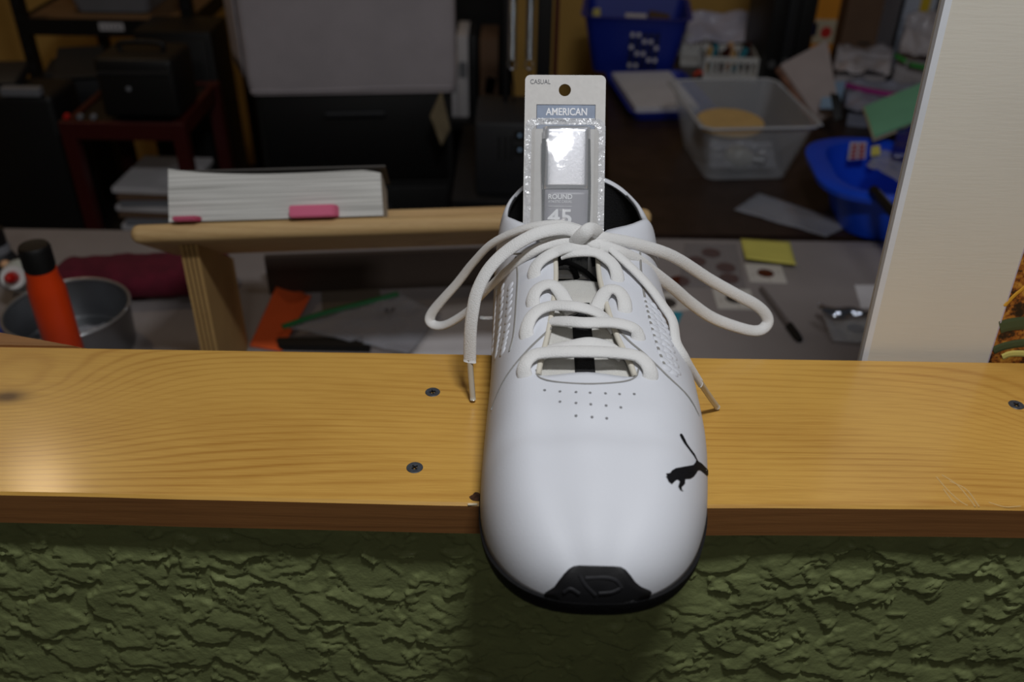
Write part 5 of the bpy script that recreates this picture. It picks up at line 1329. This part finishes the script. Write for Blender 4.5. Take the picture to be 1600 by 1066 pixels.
# office machine at the far left with tilted grey panel
mx0, mx1 = aty(-60, 200, 1.36).x, aty(92, 200, 1.36).x
OMc = root('office_machine', ((mx0 + mx1) / 2, 1.48, FLOOR), 'bulky black office machine with a dark tilted panel at the far left', 'machine')
zt_ = aty(20, 150, 1.36).z
bm = newbm(); box(bm, ((mx0 + mx1) / 2, 1.42, (zt_ + FLOOR) / 2), (mx1 - mx0, 0.12, zt_ - FLOOR), bev=0.012, seg=3); obj('machine_body', bm, BLACK_PLASTIC, parent=OMc, smooth=True)
q = [aty(75, 116, 1.50), aty(168, 110, 1.62), aty(165, 84, 1.74), aty(125, 82, 1.70)]
bm = newbm(); box(bm, ((mx0 + mx1) / 2 - 0.05, 1.43, zt_ + 0.014), (0.13, 0.09, 0.024), rot=(0.2, 0, 0.1), bev=0.006); obj('tilted_panel', bm, CHARCOAL, parent=OMc, smooth=True)
bm = newbm(); box(bm, (aty(28, 130, 1.36).x, 1.365, zt_ + 0.008), (0.075, 0.02, 0.016), bev=0.002); obj('grey_tray', bm, GREYBIN, parent=OMc)
for px, py, mt_ in ((101, 164, REDP), (122, 164, GREYBIN), (143, 164, GREYBIN)):
    p = aty(px, py, SY + 0.0105); p.z = max(p.z, sz + 0.008); bm = newbm(); lathe(bm, [(0, 0), (0.0055, 0), (0.005, 0.008), (0, 0.009)], Matrix.Translation(p) @ Matrix.Rotation(PI / 2, 4, 'X'), 14)
    nm = 'red' if mt_ is REDP else 'grey'
    o = obj('plug', bm, mt_, smooth=True, label='%s round plug end on the red stand%s' % (nm, '' if nm == 'red' else (', nearest the case' if px == 143 else ', next to the red one')), cat='plug', group='plugs on the red stand')
    o.location.z = sz + 0.0005
# grey ring binder lying behind, right of the rack post
q = [aty(70, 114, 1.66), aty(118, 112, 1.66), aty(168, 84, 1.74), aty(122, 82, 1.74)]
bm = newbm(); box(bm, (aty(120, 98, 1.70).x, 1.70, aty(120, 100, 1.70).z - 0.06), (0.13, 0.12, 0.12), rot=(0, 0, 0.25), bev=0.006)
pr_ = root('grey_printer', (aty(120, 98, 1.70).x, 1.70, FLOOR), 'dark grey printer with a sloped lid behind the black rack post', 'printer')
obj('printer_body', bm, CHARCOAL, parent=pr_, smooth=True)
bm = newbm(); box(bm, (aty(120, 98, 1.70).x, 1.70, (aty(120, 100, 1.70).z - 0.12 + FLOOR) / 2), (0.12, 0.11, aty(120, 100, 1.70).z - 0.12 - FLOOR)); obj('printer_stand', bm, BLACK_METAL, parent=pr_)
bm = newbm(); box(bm, (aty(120, 98, 1.70).x + 0.01, 1.69, aty(120, 98, 1.70).z + 0.004), (0.10, 0.13, 0.006), rot=(0.25, 0, 0.25), bev=0.002); obj('lid', bm, GREYBIN if False else CHARCOAL, parent=pr_)

# white covered box on a black cabinet
WY = 1.36
wx0, wx1 = aty(372, 140, WY).x, aty(703, 130, WY + 0.06).x
wz = (aty(372, 152, WY).z + aty(703, 136, WY + 0.06).z) / 2
CB = root('black_cabinet', ((wx0 + wx1) / 2, WY + 0.16, FLOOR), 'black drawer cabinet under the white covered box', 'cabinet')
ang = 0.10
CM = Matrix.Translation(((wx0 + wx1) / 2, WY + 0.18, 0)) @ Matrix.Rotation(ang, 4, 'Z')
cwid = wx1 - wx0
bm = newbm(); box(bm, (0, 0, (wz + FLOOR) / 2), (cwid * 0.95, 0.30, wz - FLOOR), bev=0.006); xf(bm, bm.verts, CM); obj('cabinet_body', bm, BLACK_PLASTIC, parent=CB, smooth=True)
for k in range(4):
    zc_ = wz - 0.09 - 0.20 * k
    bm = newbm(); box(bm, (0, -0.152, zc_), (cwid * 0.90, 0.012, 0.185), bev=0.004); xf(bm, bm.verts, CM); dr = obj('drawer', bm, BLACK_PLASTIC, parent=CB, smooth=True)
    bm = newbm(); box(bm, (0, -0.162, zc_ + 0.05), (0.12, 0.012, 0.012), bev=0.003); xf(bm, bm.verts, CM); obj('handle', bm, CHARCOAL, parent=dr)
WB = root('white_covered_box', ((wx0 + wx1) / 2, WY + 0.18, wz), 'large box covered in white cloth on top of the black cabinet', 'box')
WCLOTH = mat('white_cover_cloth', (178, 170, 174), rough=0.9, bump=0.2, bscale=25)
bm = newbm(); P = []
hw, hd, hh = cwid / 2, 0.17, 0.36
for j in range(17):
    t = j / 16; z = wz + 0.0015 + hh * t; ring = []
    k_ = 1.0 - 0.020 * math.exp(-t * 26)
    for x, y in rrect(2 * hw * k_, 2 * hd * k_, 0.016, 4):
        p = Vector((x, y, 0)); b_ = 0.0035 * mnoise.noise(Vector((x * 9, y * 9, z * 9))) + 0.0045 * math.sin(x * 9 + 1) * math.sin(t * 2.6)
        ring.append(CM @ Vector((x, y - b_ if y < 0 else y, z)))
    P.append(ring)
v = grid(bm, P, close_v=True); bm.faces.new(list(reversed(v[0]))); bm.faces.new(v[-1]); fixn(bm); obj('cloth_cover', bm, WCLOTH, parent=WB, smooth=True)
bm = newbm(); Pq = [CM @ Vector((-hw - 0.004, -hd + 0.01, wz + 0.035)), CM @ Vector((-hw - 0.030, -hd + 0.06, wz + 0.05)), CM @ Vector((-hw - 0.034, -hd + 0.06, wz + hh)), CM @ Vector((-hw - 0.006, -hd + 0.01, wz + hh))]
obj('loose_side_flap', sheet(Pq, 6, 12, 0.002, 20, 0.002, 3), WCLOTH, parent=WB, smooth='all')
bm = newbm(); sweep(bm, [CM @ Vector((x, -hd * 0.985, wz + 0.011 + 0.002 * math.sin(x * 14))) for x in np.linspace(-hw * 0.96, hw * 0.96, 9)], [Vector((0, -1, 0))] * 9, 0.0022, 0.0030, n=40, seg=8); obj('hem_fold', bm, WCLOTH, parent=WB, smooth='all')

# hanging cream cloth and shelf items right of the white box
SHY = 1.95
su = aty(745, 188, SHY)
SU = root('shelf_unit', (su.x, SHY + 0.1, FLOOR), 'dark shelf unit with binders between the white box and the machine', 'shelf')
bx0, bx1 = aty(690, 188, SHY).x, aty(800, 188, SHY).x
bm = newbm(); box(bm, ((bx0 + bx1) / 2, SHY + 0.10, su.z - 0.01), (bx1 - bx0, 0.22, 0.02)); obj('shelf_board', bm, BLACK_METAL, parent=SU)
bm = newbm(); box(bm, ((bx0 + bx1) / 2, SHY + 0.205, (FLOOR + 0.0) / 2), (bx1 - bx0, 0.01, 0.0 - FLOOR)); obj('back_board', bm, BLACK_METAL, parent=SU)
bm = newbm(); box(bm, (bx1 - 0.008, SHY + 0.10, (FLOOR + 0.0) / 2), (0.016, 0.20, -FLOOR)); obj('side_board', bm, BLACK_METAL, parent=SU)
bm = newbm(); box(bm, (bx0 + 0.008, SHY + 0.10, (su.z - 0.02 + FLOOR) / 2), (0.016, 0.20, su.z - 0.02 - FLOOR)); obj('side_board', bm, BLACK_METAL, parent=SU)
for (p0, p1, ptop, mt_, lab) in ((703, 714, 105, WPAPER, 'short white folder on the shelf nearest the white box'), (715, 732, 56, WPAPER, 'tall white binder on the dark shelf'), (735, 745, 56, CHARCOAL, 'dark narrow binder on the shelf between the white binder and the carton'), (750, 778, 62, BROWNCARD, 'brown carton with a white note on the dark shelf')):
    a_, b__ = aty(p0, 150, SHY + 0.02), aty(p1, 150, SHY + 0.02); zt_ = aty(p0, ptop, SHY + 0.02).z
    B = root('binder' if 'carton' not in lab else 'carton', ((a_.x + b__.x) / 2, SHY + 0.09, su.z), lab, 'binder' if 'carton' not in lab else 'box')
    bm = newbm(); box(bm, ((a_.x + b__.x) / 2, SHY + 0.09, (zt_ + su.z) / 2 + 0.0005), (b__.x - a_.x, 0.14, zt_ - su.z), bev=0.0015); obj('body', bm, mt_, parent=B, smooth=True)
    if 'carton' in lab:
        p = aty(766, 134, SHY + 0.0185); bm = newbm(); box(bm, p, (0.026, 0.001, 0.045), rot=(0, 0.15, 0)); obj('white_note', bm, WPAPER, parent=B)
    else:
        bm = newbm(); box(bm, ((a_.x + b__.x) / 2, SHY + 0.0195, (zt_ + su.z) / 2 + 0.02), ((b__.x - a_.x) * 0.7, 0.001, 0.04)); obj('spine_label', bm, GREYBIN, parent=B)
q = [aty(672, 180, 1.30), aty(690, 228, 1.30), aty(704, 200, 1.30), aty(690, 140, 1.30)]
rgp = aty(688, 170, 1.305)
obj('beige_rag', sheet(q, 6, 10, 0.003, 30, 0.003, 3), mat('beige_rag', (132, 118, 92), rough=0.9), smooth='all', label='beige rag hanging at the right corner of the black cabinet', cat='rag')

# bench machine with two chrome springs
MY = 1.08
mc0, mc1 = aty(742, 240, MY), aty(840, 240, MY)
zb0 = DZ + 0.004
BN = root('black_bench', (mc0.x + 0.09, MY + 0.15, FLOOR), 'low black bench carrying the spring machine behind the desk', 'bench')
bm = newbm(); box(bm, (mc0.x + 0.090, MY + 0.16, DZ - 0.010), (0.26, 0.36, 0.024), bev=0.003); obj('bench_top', bm, BLACK_METAL, parent=BN, smooth=True)
for x in (mc0.x - 0.015, mc0.x + 0.195):
    for yy in (MY, MY + 0.32):
        bm = newbm(); box(bm, (x, yy, (DZ - 0.022 + FLOOR) / 2), (0.03, 0.03, DZ - 0.022 - FLOOR)); obj('leg', bm, BLACK_METAL, parent=BN)
MC = root('spring_machine', (mc0.x + 0.07, MY + 0.10, DZ + 0.002), 'black bench machine with two hanging chrome springs and a slotted housing', 'machine')
ztp = aty(780, 192, MY).z
wm = 0.15
bm = newbm(); box(bm, (mc0.x + wm / 2, MY + 0.07, (ztp + DZ + 0.002) / 2), (wm, 0.14, ztp - DZ - 0.002), bev=0.006); hs = obj('housing', bm, CHARCOAL, parent=MC, smooth=True)
for px in (780, 790, 799):
    a_, b__ = aty(px, 212, MY - 0.0005), aty(px, 250, MY - 0.0005)
    bm = newbm(); box(bm, (a_ + b__) / 2, (0.0034, 0.002, a_.z - b__.z), bev=0.0008); obj('vent_slot', bm, BLACK_PLASTIC, parent=hs)
for py0, py1 in ((203, 219), (224, 243)):
    a_, b__ = aty(804, py0, MY - 0.001), aty(820, py1, MY - 0.001)
    bm = newbm(); box(bm, (a_ + b__) / 2, (b__.x - a_.x, 0.003, a_.z - b__.z), bev=0.001); sw = obj('switch', bm, BLACK_PLASTIC, parent=hs)
    p = (a_ + b__) / 2 + Vector((0, -0.002, 0)); bm = newbm(); lathe(bm, [(0, 0), (0.003, 0), (0.0026, 0.0012), (0, 0.0014)], Matrix.Translation(p) @ Matrix.Rotation(PI / 2, 4, 'X'), 12); obj('button', bm, LBLUE, parent=sw)
CY = MY + 0.10
zr = aty(800, 182, CY).z
for px0, px1, nm, mt_ in ((786, 793, 'column', BLACK_METAL), (836, 858, 'column', BLACK_METAL), (862, 868, 'red_rail', RED)):
    a_, b__ = aty(px0, 180, CY), aty(px1, 180, CY)
    bm = newbm(); box(bm, ((a_.x + b__.x) / 2, CY + 0.02, (0.10 + ztp) / 2), (b__.x - a_.x, 0.03, 0.10 - ztp), bev=0.002); obj(nm, bm, mt_, parent=MC, smooth=True)
a_, b__ = aty(786, 178, CY), aty(858, 178, CY)
bm = newbm(); box(bm, ((a_.x + b__.x) / 2, CY + 0.01, a_.z), (b__.x - a_.x, 0.03, 0.010), bev=0.002); obj('cross_bar', bm, mat('worn_steel', (84, 90, 94), rough=0.35, metal=0.7), parent=MC)
bm = newbm(); box(bm, ((a_.x + b__.x) / 2, CY + 0.02, 0.09), (b__.x - a_.x, 0.03, 0.02), bev=0.002); obj('top_bar', bm, BLACK_METAL, parent=MC)
for px in (800, 827):
    bt_ = aty(px, 104, CY - 0.01); tp = Vector((bt_.x, bt_.y, 0.085)); st_ = bt_ + Vector((0, 0, 0.012))
    bm = newbm(); n_ = int((tp.z - st_.z) / 0.0024); P = []
    nn_ = n_ * 8
    for k in range(nn_ + 1):
        a = 2 * PI * k / 8; P.append(Vector((st_.x + 0.0062 * math.cos(a), st_.y + 0.0062 * math.sin(a), st_.z + (tp.z - st_.z) * k / nn_)))
    rows = []
    for k in range(nn_ + 1):
        t = (P[min(k + 1, nn_)] - P[max(k - 1, 0)]).normalized(); o_ = Vector((P[k].x - st_.x, P[k].y - st_.y, 0)).normalized(); s_ = t.cross(o_)
        rows.append([P[k] + (o_ * math.cos(2 * PI * j / 5) + s_ * math.sin(2 * PI * j / 5)) * 0.00115 for j in range(5)])
    grid(bm, rows, close_v=True); sp_ = obj('spring', bm, CHROME, parent=MC, smooth='all')
    bm = newbm(); ring = [Vector((bt_.x + 0.0065 * math.cos(a), bt_.y, bt_.z + 0.004 + 0.0085 * math.sin(a))) for a in np.linspace(0, 2 * PI, 17)]
    sweep(bm, ring, [Vector((0, -1, 0))] * 17, 0.0013, 0.0013, n=32, seg=6); obj('hook', bm, CHROME, parent=sp_, smooth='all')
    bm = newbm(); hk = bt_ + Vector((0, 0, -0.004)); lo = Vector((bt_.x + 0.002, CY - 0.004, a_.z))
    tube(bm, [hk, hk.lerp(lo, 0.5) + Vector((0.003, 0, 0)), lo], 0.0011, n=12, seg=6); obj('wire', bm, BLACK_METAL, parent=MC)

# tall black cabinet between the rack and the white box
tx0, tx1 = aty(238, 200, 1.62).x, aty(352, 200, 1.62).x
TK = root('tall_black_locker', ((tx0 + tx1) / 2, 1.70, FLOOR), 'tall black locker between the rack and the white covered box', 'locker')
tz = aty(300, 50, 1.62).z
bm = newbm(); box(bm, ((tx0 + tx1) / 2, 1.685, (tz + FLOOR) / 2), (tx1 - tx0, 0.13, tz - FLOOR), bev=0.003); obj('locker_body', bm, BLACK_PLASTIC, parent=TK, smooth=True)
bm = newbm(); box(bm, ((tx0 + tx1) / 2, 1.617, (tz + FLOOR) / 2), (tx1 - tx0 - 0.02, 0.008, tz - FLOOR - 0.03), bev=0.002); dr = obj('door', bm, BLACK_PLASTIC, parent=TK, smooth=True)
bm = newbm(); box(bm, (tx1 - 0.025, 1.609, -0.35), (0.008, 0.010, 0.06), bev=0.002); obj('handle', bm, CHARCOAL, parent=dr)
